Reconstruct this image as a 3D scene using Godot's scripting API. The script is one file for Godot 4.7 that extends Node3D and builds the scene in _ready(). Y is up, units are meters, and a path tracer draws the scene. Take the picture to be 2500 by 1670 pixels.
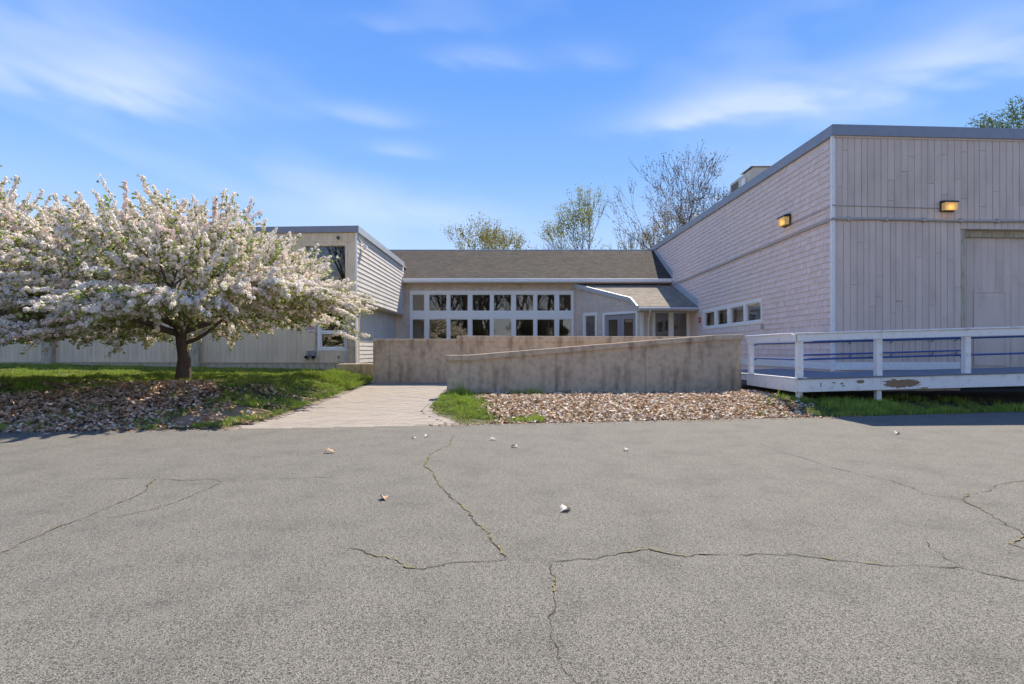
extends Node3D
# A low school-like building complex with a brick path, a ramp and a flowering crabapple, seen from the road in front of it.
# Distances in front of the camera are written as D (= -z); y is up; the road surface lies at y = 0.

const EYE := 1.4
var rng := RandomNumberGenerator.new()
var M := {}
var origin := {}
var count_of := {}

# ------------------------------------------------------------------ mesh building
class MB:
	var v := PackedVector3Array()
	var n := PackedVector3Array()
	var c := PackedColorArray()
	var i := PackedInt32Array()
	func tri(a: Vector3, b: Vector3, d: Vector3, col := Color.WHITE) -> void:
		var k := v.size()
		var nn := (b - a).cross(d - a).normalized()
		v.append(a); v.append(b); v.append(d)
		n.append(nn); n.append(nn); n.append(nn)
		c.append(col); c.append(col); c.append(col)
		i.append(k); i.append(k + 2); i.append(k + 1)
	func quad(a: Vector3, b: Vector3, d: Vector3, e: Vector3, col := Color.WHITE) -> void:
		var k := v.size()
		var nn := (d - a).cross(e - b).normalized()
		v.append(a); v.append(b); v.append(d); v.append(e)
		for q in 4:
			n.append(nn); c.append(col)
		i.append(k); i.append(k + 2); i.append(k + 1)
		i.append(k); i.append(k + 3); i.append(k + 2)
	# a box spanned by three half-open edges from p
	func box(p: Vector3, a: Vector3, b: Vector3, d: Vector3, col := Color.WHITE) -> void:
		if a.cross(b).dot(d) < 0.0:
			var t := a
			a = b
			b = t
		quad(p, p + b, p + a + b, p + a, col)
		quad(p + d, p + d + a, p + d + a + b, p + d + b, col)
		quad(p, p + a, p + a + d, p + d, col)
		quad(p + b, p + b + d, p + a + b + d, p + a + b, col)
		quad(p, p + d, p + b + d, p + b, col)
		quad(p + a, p + a + b, p + a + b + d, p + a + d, col)
	# a board: box whose front edges (towards d) are chamfered by e
	func board(p: Vector3, a: Vector3, b: Vector3, d: Vector3, e := 0.005, col := Color.WHITE) -> void:
		if a.cross(b).dot(d) < 0.0:
			var t := a
			a = b
			b = t
		var ea := a.normalized() * e
		var eb := b.normalized() * e
		var ed := d - d.normalized() * e
		var m := [p + ed, p + a + ed, p + a + b + ed, p + b + ed]
		var f := [p + d + ea + eb, p + a + d - ea + eb, p + a + b + d - ea - eb, p + b + d + ea - eb]
		var k := [p, p + a, p + a + b, p + b]
		quad(f[0], f[1], f[2], f[3], col)
		quad(k[0], k[3], k[2], k[1], col)
		for q in 4:
			var r: int = (q + 1) % 4
			quad(k[q], k[r], m[r], m[q], col)
			quad(m[q], m[r], f[r], f[q], col)
	func tube(pts: PackedVector3Array, radii: PackedFloat32Array, sides: int, col := Color.WHITE, caps := false) -> void:
		var k := v.size()
		var cnt := pts.size()
		var side := Vector3.ZERO
		for q in cnt:
			var dir: Vector3 = (pts[mini(q + 1, cnt - 1)] - pts[maxi(q - 1, 0)]).normalized()
			if q == 0:
				side = dir.cross(Vector3(0.31, 0.2, 0.93)).normalized()
				if side.length() < 0.5:
					side = dir.cross(Vector3.UP).normalized()
			else:
				side = (side - dir * side.dot(dir)).normalized()
			var up := dir.cross(side)
			for s in sides:
				var a := TAU * s / sides
				var nn := side * cos(a) + up * sin(a)
				v.append(pts[q] + nn * radii[q])
				n.append(nn)
				c.append(col)
		for q in cnt - 1:
			for s in sides:
				var s2 := (s + 1) % sides
				var a0 := k + q * sides + s
				var a1 := k + q * sides + s2
				var b0 := a0 + sides
				var b1 := a1 + sides
				i.append(a0); i.append(b1); i.append(a1)
				i.append(a0); i.append(b0); i.append(b1)
		if caps:
			for e in [0, cnt - 1]:
				for s in range(1, sides - 1):
					var a: Vector3 = v[k + e * sides]
					var b: Vector3 = v[k + e * sides + s]
					var d: Vector3 = v[k + e * sides + s + 1]
					if e == 0:
						tri(a, d, b, col)
					else:
						tri(a, b, d, col)
	func prism(poly: PackedVector3Array, d: Vector3, col := Color.WHITE) -> void:
		# poly in order, extruded by d
		var cnt := poly.size()
		var nn := Vector3.ZERO
		for q in cnt:
			nn += poly[q].cross(poly[(q + 1) % cnt])
		if nn.dot(d) < 0.0:
			poly = poly.duplicate()
			poly.reverse()
		for q in range(1, cnt - 1):
			tri(poly[0] + d, poly[q] + d, poly[q + 1] + d, col)
			tri(poly[0], poly[q + 1], poly[q], col)
		for q in cnt:
			var r := (q + 1) % cnt
			quad(poly[q], poly[r], poly[r] + d, poly[q] + d, col)
	func mesh(shift := Vector3.ZERO) -> ArrayMesh:
		var arr := []
		arr.resize(Mesh.ARRAY_MAX)
		if shift != Vector3.ZERO:
			for q in v.size():
				v[q] -= shift
		arr[Mesh.ARRAY_VERTEX] = v
		arr[Mesh.ARRAY_NORMAL] = n
		arr[Mesh.ARRAY_COLOR] = c
		arr[Mesh.ARRAY_INDEX] = i
		var out := ArrayMesh.new()
		out.add_surface_from_arrays(Mesh.PRIMITIVE_TRIANGLES, arr)
		return out

# a flat frame to build on: origin o, axes u (along), v (up or up-slope), w (outward)
class Fr:
	var o: Vector3
	var u: Vector3
	var v: Vector3
	var w: Vector3
	func _init(o_: Vector3, u_: Vector3, v_: Vector3, w_: Vector3) -> void:
		o = o_; u = u_.normalized(); v = v_.normalized(); w = w_.normalized()
	func at(a: float, b: float, d := 0.0) -> Vector3:
		return o + u * a + v * b + w * d

func fbox(mb: MB, f: Fr, u0: float, u1: float, v0: float, v1: float, w0: float, w1: float, col := Color.WHITE) -> void:
	mb.box(f.at(u0, v0, w0), f.u * (u1 - u0), f.v * (v1 - v0), f.w * (w1 - w0), col)

func fboard(mb: MB, f: Fr, u0: float, u1: float, v0: float, v1: float, w0: float, w1: float, e := 0.005, col := Color.WHITE) -> void:
	mb.board(f.at(u0, v0, w0), f.u * (u1 - u0), f.v * (v1 - v0), f.w * (w1 - w0), e, col)

# ------------------------------------------------------------------ nodes
func numbered(called: String) -> String:
	var k: int = count_of.get(called, 0)
	count_of[called] = k + 1
	return called if k == 0 else "%s_%03d" % [called, k]

func thing(called: String, at: Vector3, label: String, category: String, group := "") -> Node3D:
	var o := Node3D.new()
	o.name = numbered(called)
	add_child(o, true)
	o.position = at
	origin[o] = at
	tag(o, label, category, group)
	return o

func tag(o: Node, label: String, category: String, group := "", kind := "") -> void:
	if label: o.set_meta("label", label)
	if category: o.set_meta("category", category)
	if group: o.set_meta("group", group)
	if kind: o.set_meta("kind", kind)

func part(called: String, mb: MB, m: Material, parent: Node, kind := "") -> MeshInstance3D:
	var o := MeshInstance3D.new()
	var at: Vector3 = origin.get(parent, Vector3.ZERO)
	o.mesh = mb.mesh(at)
	o.material_override = m
	o.name = called
	parent.add_child(o, true)
	origin[o] = at
	if kind: o.set_meta("kind", kind)
	return o

func piece(called: String, mesh: Mesh, m: Material, parent: Node, t: Transform3D) -> MeshInstance3D:
	var o := MeshInstance3D.new()
	o.mesh = mesh
	o.material_override = m
	o.name = called
	t.origin -= origin.get(parent, Vector3.ZERO)
	o.transform = t
	parent.add_child(o, true)
	return o

func top(called: String, mb: MB, m: Material, label: String, category: String, group := "", kind := "") -> MeshInstance3D:
	var o := part(numbered(called), mb, m, self)
	tag(o, label, category, group, kind)
	return o

func scatter(called: String, mesh: Mesh, m: Material, parent: Node, where: Array[Transform3D], tints: PackedColorArray, kind := "stuff") -> MultiMeshInstance3D:
	var mm := MultiMesh.new()
	mm.transform_format = MultiMesh.TRANSFORM_3D
	mm.use_colors = true
	mm.mesh = mesh
	mm.instance_count = where.size()
	var shift: Vector3 = origin.get(parent, Vector3.ZERO)
	for k in where.size():
		var t: Transform3D = where[k]
		t.origin -= shift
		mm.set_instance_transform(k, t)
		mm.set_instance_color(k, tints[k])
	var o := MultiMeshInstance3D.new()
	o.multimesh = mm
	o.material_override = m
	o.name = called
	parent.add_child(o, true)
	if kind: o.set_meta("kind", kind)
	return o

# ------------------------------------------------------------------ materials
func lin(r: float, g: float, b: float) -> Color:
	return Color(r, g, b).linear_to_srgb()

func noise_of(seed_: int, freq: float, oct := 4, kind := FastNoiseLite.TYPE_SIMPLEX_SMOOTH) -> FastNoiseLite:
	var f := FastNoiseLite.new()
	f.seed = seed_
	f.noise_type = kind
	f.frequency = freq
	f.fractal_octaves = oct
	return f

func ramp_tex(nz: FastNoiseLite, stops: Array, size := 512) -> NoiseTexture2D:
	# stops: [offset, linear colour]
	var g := Gradient.new()
	var offs := PackedFloat32Array()
	var cols := PackedColorArray()
	for s in stops:
		offs.append(s[0])
		var q: Color = s[1]
		cols.append(lin(q.r, q.g, q.b))
	g.offsets = offs
	g.colors = cols
	var t := NoiseTexture2D.new()
	t.width = size
	t.height = size
	t.seamless = true
	t.noise = nz
	t.color_ramp = g
	return t

func grey(a: float) -> Color:
	return Color(a, a, a)

func mat(called: String, col: Color, rough := 0.8, tex: Texture2D = null, scale := Vector3.ONE, bump: Texture2D = null, bump_cm := 0.0) -> StandardMaterial3D:
	var m := StandardMaterial3D.new()
	m.resource_name = called
	m.albedo_color = lin(col.r, col.g, col.b)
	m.roughness = rough
	m.vertex_color_use_as_albedo = true
	if tex or bump:
		m.uv1_triplanar = true
		m.uv1_world_triplanar = true
		m.uv1_scale = scale
		m.uv1_triplanar_sharpness = 6.0
	if tex: m.albedo_texture = tex
	if bump:
		m.heightmap_enabled = true
		m.heightmap_texture = bump
		m.heightmap_scale = bump_cm
	M[called] = m
	return m

func over(m: StandardMaterial3D, tex: Texture2D, scale: Vector3) -> void:
	# a second, multiplied pattern at another scale
	m.detail_enabled = true
	m.detail_blend_mode = BaseMaterial3D.BLEND_MODE_MUL
	m.detail_uv_layer = BaseMaterial3D.DETAIL_UV_2
	m.detail_albedo = tex
	m.uv2_triplanar = true
	m.uv2_world_triplanar = true
	m.uv2_scale = scale
	m.uv2_triplanar_sharpness = 6.0

func make_materials() -> void:
	var fine := ramp_tex(noise_of(3, 0.02, 5), [[0.0, grey(0.86)], [0.5, grey(0.95)], [1.0, grey(1.0)]])
	var patch := ramp_tex(noise_of(4, 0.006, 5), [[0.0, grey(0.8)], [0.45, grey(0.94)], [1.0, grey(1.0)]])
	var grain := ramp_tex(noise_of(5, 0.03, 4), [[0.0, grey(0.82)], [0.5, grey(0.97)], [1.0, grey(1.0)]])
	var bumpy := ramp_tex(noise_of(6, 0.03, 4), [[0.0, grey(0.0)], [1.0, grey(1.0)]])
	var streak := ramp_tex(noise_of(7, 0.012, 5), [[0.0, Color(0.55, 0.5, 0.46)], [0.35, Color(0.85, 0.83, 0.8)], [0.6, grey(1.0)], [1.0, grey(1.0)]])
	var drip := ramp_tex(noise_of(17, 0.01, 5), [[0.0, Color(0.50, 0.47, 0.44)], [0.3, Color(0.80, 0.78, 0.76)], [0.48, Color(0.95, 0.94, 0.93)], [1.0, grey(1.0)]])
	var wear := ramp_tex(noise_of(18, 0.012, 5), [[0.0, Color(0.66, 0.62, 0.57)], [0.22, Color(0.88, 0.87, 0.85)], [0.4, grey(0.98)], [1.0, grey(1.0)]])
	var G := Vector3(5, 0.5, 5)
	var m := mat("shingle_paint", Color(0.90, 0.74, 0.69), 0.75, grain, Vector3(4, 0.7, 4), bumpy, 0.12)
	over(m, fine, Vector3.ONE * 0.4)
	m = mat("facade_paint", Color(0.79, 0.63, 0.53), 0.75, grain, G, bumpy, 0.12)
	over(m, patch, Vector3(0.6, 0.2, 0.6))
	m = mat("left_paint", Color(0.86, 0.69, 0.49), 0.75, grain, G, bumpy, 0.12)
	over(m, patch, Vector3(0.5, 0.2, 0.5))
	m = mat("clapboard_paint", Color(0.70, 0.65, 0.61), 0.7, grain, Vector3(0.5, 5, 0.5), bumpy, 0.1)
	over(m, patch, Vector3.ONE * 0.3)
	m = mat("center_paint", Color(0.80, 0.66, 0.57), 0.75, grain, Vector3(4, 0.7, 4), bumpy, 0.12)
	over(m, patch, Vector3.ONE * 0.25)
	m = mat("white_trim", Color(0.90, 0.88, 0.86), 0.5, fine, Vector3.ONE * 0.8)
	m = mat("rail_white", Color(0.90, 0.88, 0.85), 0.6, grain, Vector3(1, 2, 1), bumpy, 0.06)
	over(m, wear, Vector3(0.5, 0.5, 0.5))
	m = mat("fascia_metal", Color(0.26, 0.27, 0.32), 0.45, fine, Vector3.ONE * 0.3)
	m.metallic = 0.3
	m = mat("flashing", Color(0.62, 0.65, 0.70), 0.4, fine, Vector3.ONE * 0.5)
	m.metallic = 0.4
	m = mat("concrete", Color(0.62, 0.51, 0.385), 0.9, ramp_tex(noise_of(8, 0.012, 7), [[0.0, Color(0.60, 0.60, 0.59)], [0.36, Color(0.80, 0.79, 0.76)], [0.55, Color(0.89, 0.86, 0.83)], [1.0, Color(1.0, 0.95, 0.90)]], 1024), Vector3.ONE * 0.33, bumpy, 0.25)
	over(m, drip, Vector3(0.6, 0.10, 0.6))
	m = mat("pier_concrete", Color(0.55, 0.48, 0.36), 0.9, patch, Vector3.ONE * 0.8, bumpy, 0.2)
	over(m, streak, Vector3(1.5, 0.3, 1.5))
	m = mat("roof_shingle", Color(0.105, 0.088, 0.075), 0.95, fine, Vector3.ONE * 3.0, bumpy, 0.2)
	over(m, patch, Vector3(0.35, 0.12, 0.12))
	m = mat("entry_shingle", Color(0.37, 0.325, 0.27), 0.95, fine, Vector3.ONE * 3.0, bumpy, 0.2)
	over(m, patch, Vector3(0.4, 0.2, 0.2))
	m = mat("flat_roof", Color(0.2, 0.2, 0.2), 0.9, patch, Vector3.ONE * 0.3)
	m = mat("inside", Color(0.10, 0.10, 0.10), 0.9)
	m = mat("curtain", Color(0.45, 0.42, 0.38), 0.9)
	m = mat("bell_red", Color(0.5, 0.03, 0.02), 0.4)
	m = mat("sign_white", Color(0.72, 0.62, 0.58), 0.5, fine, Vector3.ONE * 3.0)
	m = mat("sign_red", Color(0.42, 0.03, 0.03), 0.5)
	m = mat("dark_metal", Color(0.03, 0.028, 0.026), 0.45)
	m = mat("grey_metal", Color(0.3, 0.3, 0.29), 0.5, fine, Vector3.ONE * 2.0)
	m.metallic = 0.4
	m = mat("conduit", Color(0.45, 0.41, 0.38), 0.6, fine, Vector3.ONE * 2.0)
	m = mat("blue_rail", Color(0.035, 0.10, 0.33), 0.35, fine, Vector3.ONE * 2.0)
	m = mat("deck_paint", Color(0.20, 0.22, 0.27), 0.75, grain, Vector3(0.5, 4, 5), bumpy, 0.1)
	over(m, patch, Vector3.ONE * 0.6)
	m = mat("bare_wood", Color(0.30, 0.19, 0.11), 0.9, grain, Vector3(1, 6, 1))
	m = mat("door_paint", Color(0.33, 0.31, 0.34), 0.5, fine, Vector3.ONE)
	m = mat("unit_metal", Color(0.66, 0.57, 0.45), 0.55, patch, Vector3.ONE * 0.7)
	m = mat("paver", Color(0.30, 0.268, 0.24), 0.9, fine, Vector3.ONE * 2.5, bumpy, 0.2)
	over(m, patch, Vector3.ONE * 0.3)
	m = mat("bark", Color(0.15, 0.11, 0.085), 0.95, ramp_tex(noise_of(9, 0.025, 5), [[0.0, grey(0.35)], [0.5, grey(0.8)], [1.0, grey(1.0)]]), Vector3(4, 0.9, 4), bumpy, 1.2)
	m = mat("twig", Color(0.11, 0.085, 0.07), 0.9)
	m = mat("far_bark", Color(0.075, 0.06, 0.05), 0.95)
	m = mat("petal", Color.WHITE, 0.7)
	m.backlight_enabled = true
	m.backlight = lin(0.5, 0.5, 0.5)
	m = mat("leaf", Color.WHITE, 0.6)
	m.backlight_enabled = true
	m.backlight = lin(0.6, 0.6, 0.6)
	m = mat("grass_blade", Color.WHITE, 0.6)
	m.backlight_enabled = true
	m.backlight = lin(0.6, 0.6, 0.6)
	m = mat("dead_leaf", Color.WHITE, 0.75)
	m.backlight_enabled = true
	m.backlight = lin(0.2, 0.2, 0.2)
	mat("leaf_tan", Color(0.50, 0.33, 0.20), 0.8)
	mat("leaf_pale", Color(0.62, 0.55, 0.47), 0.8)
	m = mat("soil", Color.WHITE, 1.0, ramp_tex(noise_of(10, 0.04, 5), [[0.0, grey(0.45)], [0.5, grey(0.8)], [1.0, grey(1.0)]]), Vector3.ONE * 0.9, bumpy, 1.0)
	m = mat("crack_dirt", Color(0.05, 0.043, 0.036), 1.0)
	m = mat("crack_moss", Color(0.18, 0.158, 0.066), 1.0)
	# glass: a thin smooth sheet
	m = StandardMaterial3D.new()
	m.resource_name = "glass"
	m.albedo_color = Color(0.02, 0.025, 0.03, 0.06)
	m.transparency = BaseMaterial3D.TRANSPARENCY_ALPHA
	m.roughness = 0.0
	m.metallic_specular = 0.5
	M["glass"] = m
	# the amber lens of the two wall lamps, which are switched on
	m = StandardMaterial3D.new()
	m.resource_name = "lamp_lens"
	m.albedo_color = lin(0.75, 0.5, 0.18)
	m.roughness = 0.25
	m.emission_enabled = true
	m.emission = lin(0.9, 0.55, 0.16)
	m.emission_energy_multiplier = 0.07
	M["lamp_lens"] = m
	# asphalt: packed stones of many greys, with slow patches over them
	var cells := FastNoiseLite.new()
	cells.seed = 21
	cells.noise_type = FastNoiseLite.TYPE_CELLULAR
	cells.frequency = 0.16
	cells.fractal_type = FastNoiseLite.FRACTAL_NONE
	cells.cellular_return_type = FastNoiseLite.RETURN_CELL_VALUE
	cells.cellular_jitter = 1.0
	var stones := ramp_tex(cells, [[0.0, Color(0.08, 0.075, 0.07)], [0.25, Color(0.26, 0.25, 0.24)], [0.5, Color(0.49, 0.48, 0.45)], [0.75, Color(0.72, 0.70, 0.66)], [0.92, Color(0.88, 0.85, 0.8)], [1.0, Color(1.0, 0.97, 0.92)]], 1024)
	var dist := FastNoiseLite.new()
	dist.seed = 21
	dist.noise_type = FastNoiseLite.TYPE_CELLULAR
	dist.frequency = 0.16
	dist.fractal_type = FastNoiseLite.FRACTAL_NONE
	dist.cellular_return_type = FastNoiseLite.RETURN_DISTANCE
	dist.cellular_jitter = 1.0
	var pits := ramp_tex(dist, [[0.0, grey(1.0)], [0.6, grey(0.75)], [1.0, grey(0.0)]], 1024)
	m = mat("asphalt", Color(0.256, 0.25, 0.236), 0.92, stones, Vector3.ONE * 1.3, pits, 0.55)
	over(m, ramp_tex(noise_of(22, 0.007, 6), [[0.0, grey(0.72)], [0.3, grey(0.88)], [0.5, grey(0.94)], [0.7, grey(0.98)], [1.0, grey(1.0)]], 1024), Vector3.ONE * 0.19)

# ------------------------------------------------------------------ sky
func sky_texture() -> ImageTexture:
	var w := 2048
	var h := 1024
	var im := Image.create(w, h, false, Image.FORMAT_RGBF)
	im.fill(Color(0.30, 0.30, 0.30))
	var nz := noise_of(31, 1.0, 5)
	var n2 := noise_of(32, 1.0, 4)
	# thin cirrus: azimuth, elevation, half width, half height (degrees), strength, tilt
	var wisps := [
		[-37.5, 20.2, 10.0, 2.6, 0.75, 0.06], [-33.0, 21.8, 4.5, 2.2, 0.35, 0.1], [-40.0, 26.0, 9.0, 4.0, 0.30, 0.0], [-34.0, 15.8, 14.0, 0.9, 0.30, -0.22],
		[-3.1, 26.6, 4.4, 0.9, 0.62, -0.02], [-15.3, 21.4, 4.6, 0.9, 0.55, 0.02], [-11.6, 18.7, 3.2, 0.7, 0.45, 0.03], [-10.5, 29.2, 6.0, 0.8, 0.25, 0.06],
		[18.2, 21.6, 7.5, 1.5, 0.70, 0.06], [26.5, 21.9, 9.5, 1.5, 0.55, 0.03], [37.5, 22.2, 6.0, 2.4, 0.60, 0.1], [7.5, 27.0, 4.0, 1.0, 0.22, -0.1], [33.0, 28.0, 12.0, 2.5, 0.22, 0.0],
		[-19.0, 15.0, 15.0, 1.2, 0.28, -0.16], [-9.0, 12.6, 9.0, 1.4, 0.34, -0.12]]
	for q in 52:   # the same kind of cloud all round
		var a := 50.0 + q * 5.1 + rng.randf_range(-5, 5)
		wisps.append([a if a < 180 else a - 360, rng.randf_range(12, 42), rng.randf_range(4, 12), rng.randf_range(0.8, 2.6), rng.randf_range(0.3, 0.75), rng.randf_range(-0.15, 0.15)])
	# sky by elevation: deep blue overhead, the unseen horizon whitened to brighten shaded walls
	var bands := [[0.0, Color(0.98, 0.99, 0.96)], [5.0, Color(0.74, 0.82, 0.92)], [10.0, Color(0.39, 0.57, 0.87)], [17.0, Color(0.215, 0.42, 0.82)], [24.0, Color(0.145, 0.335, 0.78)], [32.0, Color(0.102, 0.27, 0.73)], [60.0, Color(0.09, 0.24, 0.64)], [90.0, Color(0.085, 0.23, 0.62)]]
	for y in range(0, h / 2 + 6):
		var el := 90.0 - (y + 0.5) / h * 180.0
		var base: Color = bands[-1][1]
		for q in bands.size() - 1:
			if el < bands[q + 1][0]:
				var s := clampf((el - bands[q][0]) / (bands[q + 1][0] - bands[q][0]), 0.0, 1.0)
				base = bands[q][1].lerp(bands[q + 1][1], s)
				break
		var near := []
		for s in wisps:
			if absf(s[1] - el) < s[3] * 2.6 + absf(s[5]) * s[2] * 2.4:
				near.append(s)
		for x in w:
			var az := fposmod((x + 0.5) / w * 360.0 + 180.0, 360.0) - 180.0
			# clear sky
			var r := base.r
			var g := base.g
			var b := base.b
			var cl := 0.0
			var st := 0.0
			if near.size():
				var ra := deg_to_rad(az)
				st = nz.get_noise_3d(cos(ra) * 4.5 + el * 0.03, sin(ra) * 4.5, el * 0.33 + 0.06 * az)
				for s in near:
					var da: float = az - s[0]
					if absf(da) > s[2] * 2.4:
						continue
					var de: float = el - s[1] - s[5] * da + st * s[3] * 0.9
					# a soft upper side, a firmer lower edge
					var hh: float = s[3] * (1.25 if de > 0.0 else 0.62)
					var e: float = da * da / (s[2] * s[2]) + de * de / (hh * hh)
					if e < 6.0:
						cl += s[4] * exp(-e) * (0.85 + 0.9 * st)
			if el > 4.0:
				var rb := deg_to_rad(az)
				var veil := n2.get_noise_3d(cos(rb) * 1.7, sin(rb) * 1.7 + 5.0, el * 0.075 + az * 0.01) + 0.06
				if veil > 0.0:
					cl += veil * 0.55
			cl = clampf(cl * 0.7, 0.0, 0.75)
			im.set_pixel(x, y, Color(lerpf(r, 0.74, cl * 0.72), lerpf(g, 0.79, cl * 0.72), lerpf(b, 0.86, cl * 0.72)))
	return ImageTexture.create_from_image(im)

# ------------------------------------------------------------------ the lie of the land
func edge_d(x: float) -> float:
	var p := [[-70.0, 2.5], [-8.74, 9.75], [-1.19, 10.77], [6.66, 12.02], [11.6, 13.07], [70.0, 25.0]]
	for k in p.size() - 1:
		if x <= p[k + 1][0] or k == p.size() - 2:
			return lerpf(p[k][1], p[k + 1][1], (x - p[k][0]) / (p[k + 1][0] - p[k][0]))
	return 11.0

func path_left(d: float) -> float:
	return -4.78 - 0.3 * smoothstep(11.8, 10.3, d)

func path_right(d: float) -> float:
	return -1.86 + 0.86 * pow(smoothstep(13.2, 10.5, d), 1.6)

func path_h(d: float) -> float:
	return maxf(0.0, (d - 10.7) * 0.0345) + 0.004

func ground_h(x: float, d: float, bare := true) -> float:
	var t := d - edge_d(x)
	if t <= 0.0:
		return -0.03
	var hb := lerpf(0.57, 0.82, clampf((-6.5 - x) / 14.0, 0.0, 1.0))
	var hl := 0.6 * smoothstep(0.0, 4.2, t) + (hb - 0.6) * smoothstep(14.0, 22.0, d)
	var hp := path_h(d) - (0.06 if bare else 0.0)
	var hr := 0.17 * smoothstep(0.0, 3.2, t)
	hr = lerpf(hr, 0.25 * smoothstep(0.0, 1.7, t), smoothstep(5.0, 6.6, x))
	var pl := path_left(d)
	var pr := path_right(d)
	if x < pl:
		return lerpf(hp + 0.05, hl, smoothstep(pl, pl - 1.7, x))
	if x > pr:
		return lerpf(hp + 0.05, hr, smoothstep(pr, pr + 0.8, x))
	if d > 19.5:
		return 0.28
	return hp

func litter(x: float, d: float) -> float:
	var t := d - edge_d(x)
	if t < 0.0:
		return 0.0
	if x < -4.9:
		var far := 12.2 + 1.9 * exp(-pow((x + 7.9) / 1.7, 2.0))
		var l := smoothstep(far + 0.6, far - 0.4, d) * smoothstep(-5.9, -7.0, x)
		return maxf(l, 0.36 * smoothstep(15.6, 13.0, d))
	if x > -1.4 and x < 7.2 and d < 15.5:
		return smoothstep(-1.3 + 0.22 * (13.5 - d), -0.4 + 0.22 * (13.5 - d), x) * smoothstep(7.0, 6.0, x)
	return 0.0

func sand(x: float, d: float) -> float:
	return smoothstep(1.0, 0.6, pow((x + 5.75 - 0.35 * (d - 11.6)) / 0.75, 2.0) + pow((d - 11.4) / 1.0, 2.0)) if x < -4.6 else 0.0

# ------------------------------------------------------------------ wall pieces
func in_hole(a: float, b: float, holes: Array) -> bool:
	for h in holes:
		if a > h[0] and a < h[1] and b > h[2] and b < h[3]:
			return true
	return false

# a slab u0..u1 x v0..v1 from w0 (back) to w1 (front) with rectangular openings
func panel(mb: MB, f: Fr, u0: float, u1: float, v0: float, v1: float, w0: float, w1: float, holes := [], col := Color.WHITE) -> void:
	var us := [u0, u1]
	var vs := [v0, v1]
	for h in holes:
		for a in [h[0], h[1]]:
			if a > u0 and a < u1 and not us.has(a): us.append(a)
		for b in [h[2], h[3]]:
			if b > v0 and b < v1 and not vs.has(b): vs.append(b)
	us.sort()
	vs.sort()
	for p in us.size() - 1:
		for q in vs.size() - 1:
			var a0: float = us[p]
			var a1: float = us[p + 1]
			var b0: float = vs[q]
			var b1: float = vs[q + 1]
			if in_hole((a0 + a1) / 2, (b0 + b1) / 2, holes):
				continue
			mb.quad(f.at(a0, b0, w1), f.at(a1, b0, w1), f.at(a1, b1, w1), f.at(a0, b1, w1), col)
			mb.quad(f.at(a1, b0, w0), f.at(a0, b0, w0), f.at(a0, b1, w0), f.at(a1, b1, w0), col)
			if p == 0 or in_hole((us[p - 1] + a0) / 2, (b0 + b1) / 2, holes):
				mb.quad(f.at(a0, b0, w0), f.at(a0, b0, w1), f.at(a0, b1, w1), f.at(a0, b1, w0), col)
			if p == us.size() - 2 or in_hole((us[p + 2] + a1) / 2, (b0 + b1) / 2, holes):
				mb.quad(f.at(a1, b0, w1), f.at(a1, b0, w0), f.at(a1, b1, w0), f.at(a1, b1, w1), col)
			if q == 0 or in_hole((a0 + a1) / 2, (vs[q - 1] + b0) / 2, holes):
				mb.quad(f.at(a0, b0, w0), f.at(a1, b0, w0), f.at(a1, b0, w1), f.at(a0, b0, w1), col)
			if q == vs.size() - 2 or in_hole((a0 + a1) / 2, (vs[q + 2] + b1) / 2, holes):
				mb.quad(f.at(a0, b1, w1), f.at(a1, b1, w1), f.at(a1, b1, w0), f.at(a0, b1, w0), col)

func poly_range(poly: PackedVector2Array, v: float) -> Vector2:
	var lo := INF
	var hi := -INF
	for k in poly.size():
		var a := poly[k]
		var b := poly[(k + 1) % poly.size()]
		if (a.y <= v and b.y >= v) or (b.y <= v and a.y >= v):
			var x := a.x if absf(b.y - a.y) < 1e-6 else lerpf(a.x, b.x, (v - a.y) / (b.y - a.y))
			lo = minf(lo, x)
			hi = maxf(hi, x)
			if absf(b.y - a.y) < 1e-6:
				lo = minf(lo, b.x)
				hi = maxf(hi, b.x)
	return Vector2(lo, hi)

func shingle_mesh() -> ArrayMesh:
	# one unit wide, one high, butt one thick, thin at its top
	var mb := MB.new()
	var f := Fr.new(Vector3.ZERO, Vector3.RIGHT, Vector3.UP, Vector3.BACK)
	wedge(mb, f, 0, 1, 0, 1, 1.0, 0.15)
	return mb.mesh()

func wedge(mb: MB, f: Fr, a: float, b: float, v0: float, v1: float, tb: float, tt: float, col := Color.WHITE) -> void:
	mb.quad(f.at(a, v0, tb), f.at(b, v0, tb), f.at(b, v1, tt), f.at(a, v1, tt), col)
	mb.quad(f.at(a, v0, 0), f.at(b, v0, 0), f.at(b, v0, tb), f.at(a, v0, tb), col)
	mb.quad(f.at(a, v0, 0), f.at(a, v0, tb), f.at(a, v1, tt), f.at(a, v1, 0), col)
	mb.quad(f.at(b, v0, tb), f.at(b, v0, 0), f.at(b, v1, 0), f.at(b, v1, tt), col)

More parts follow.
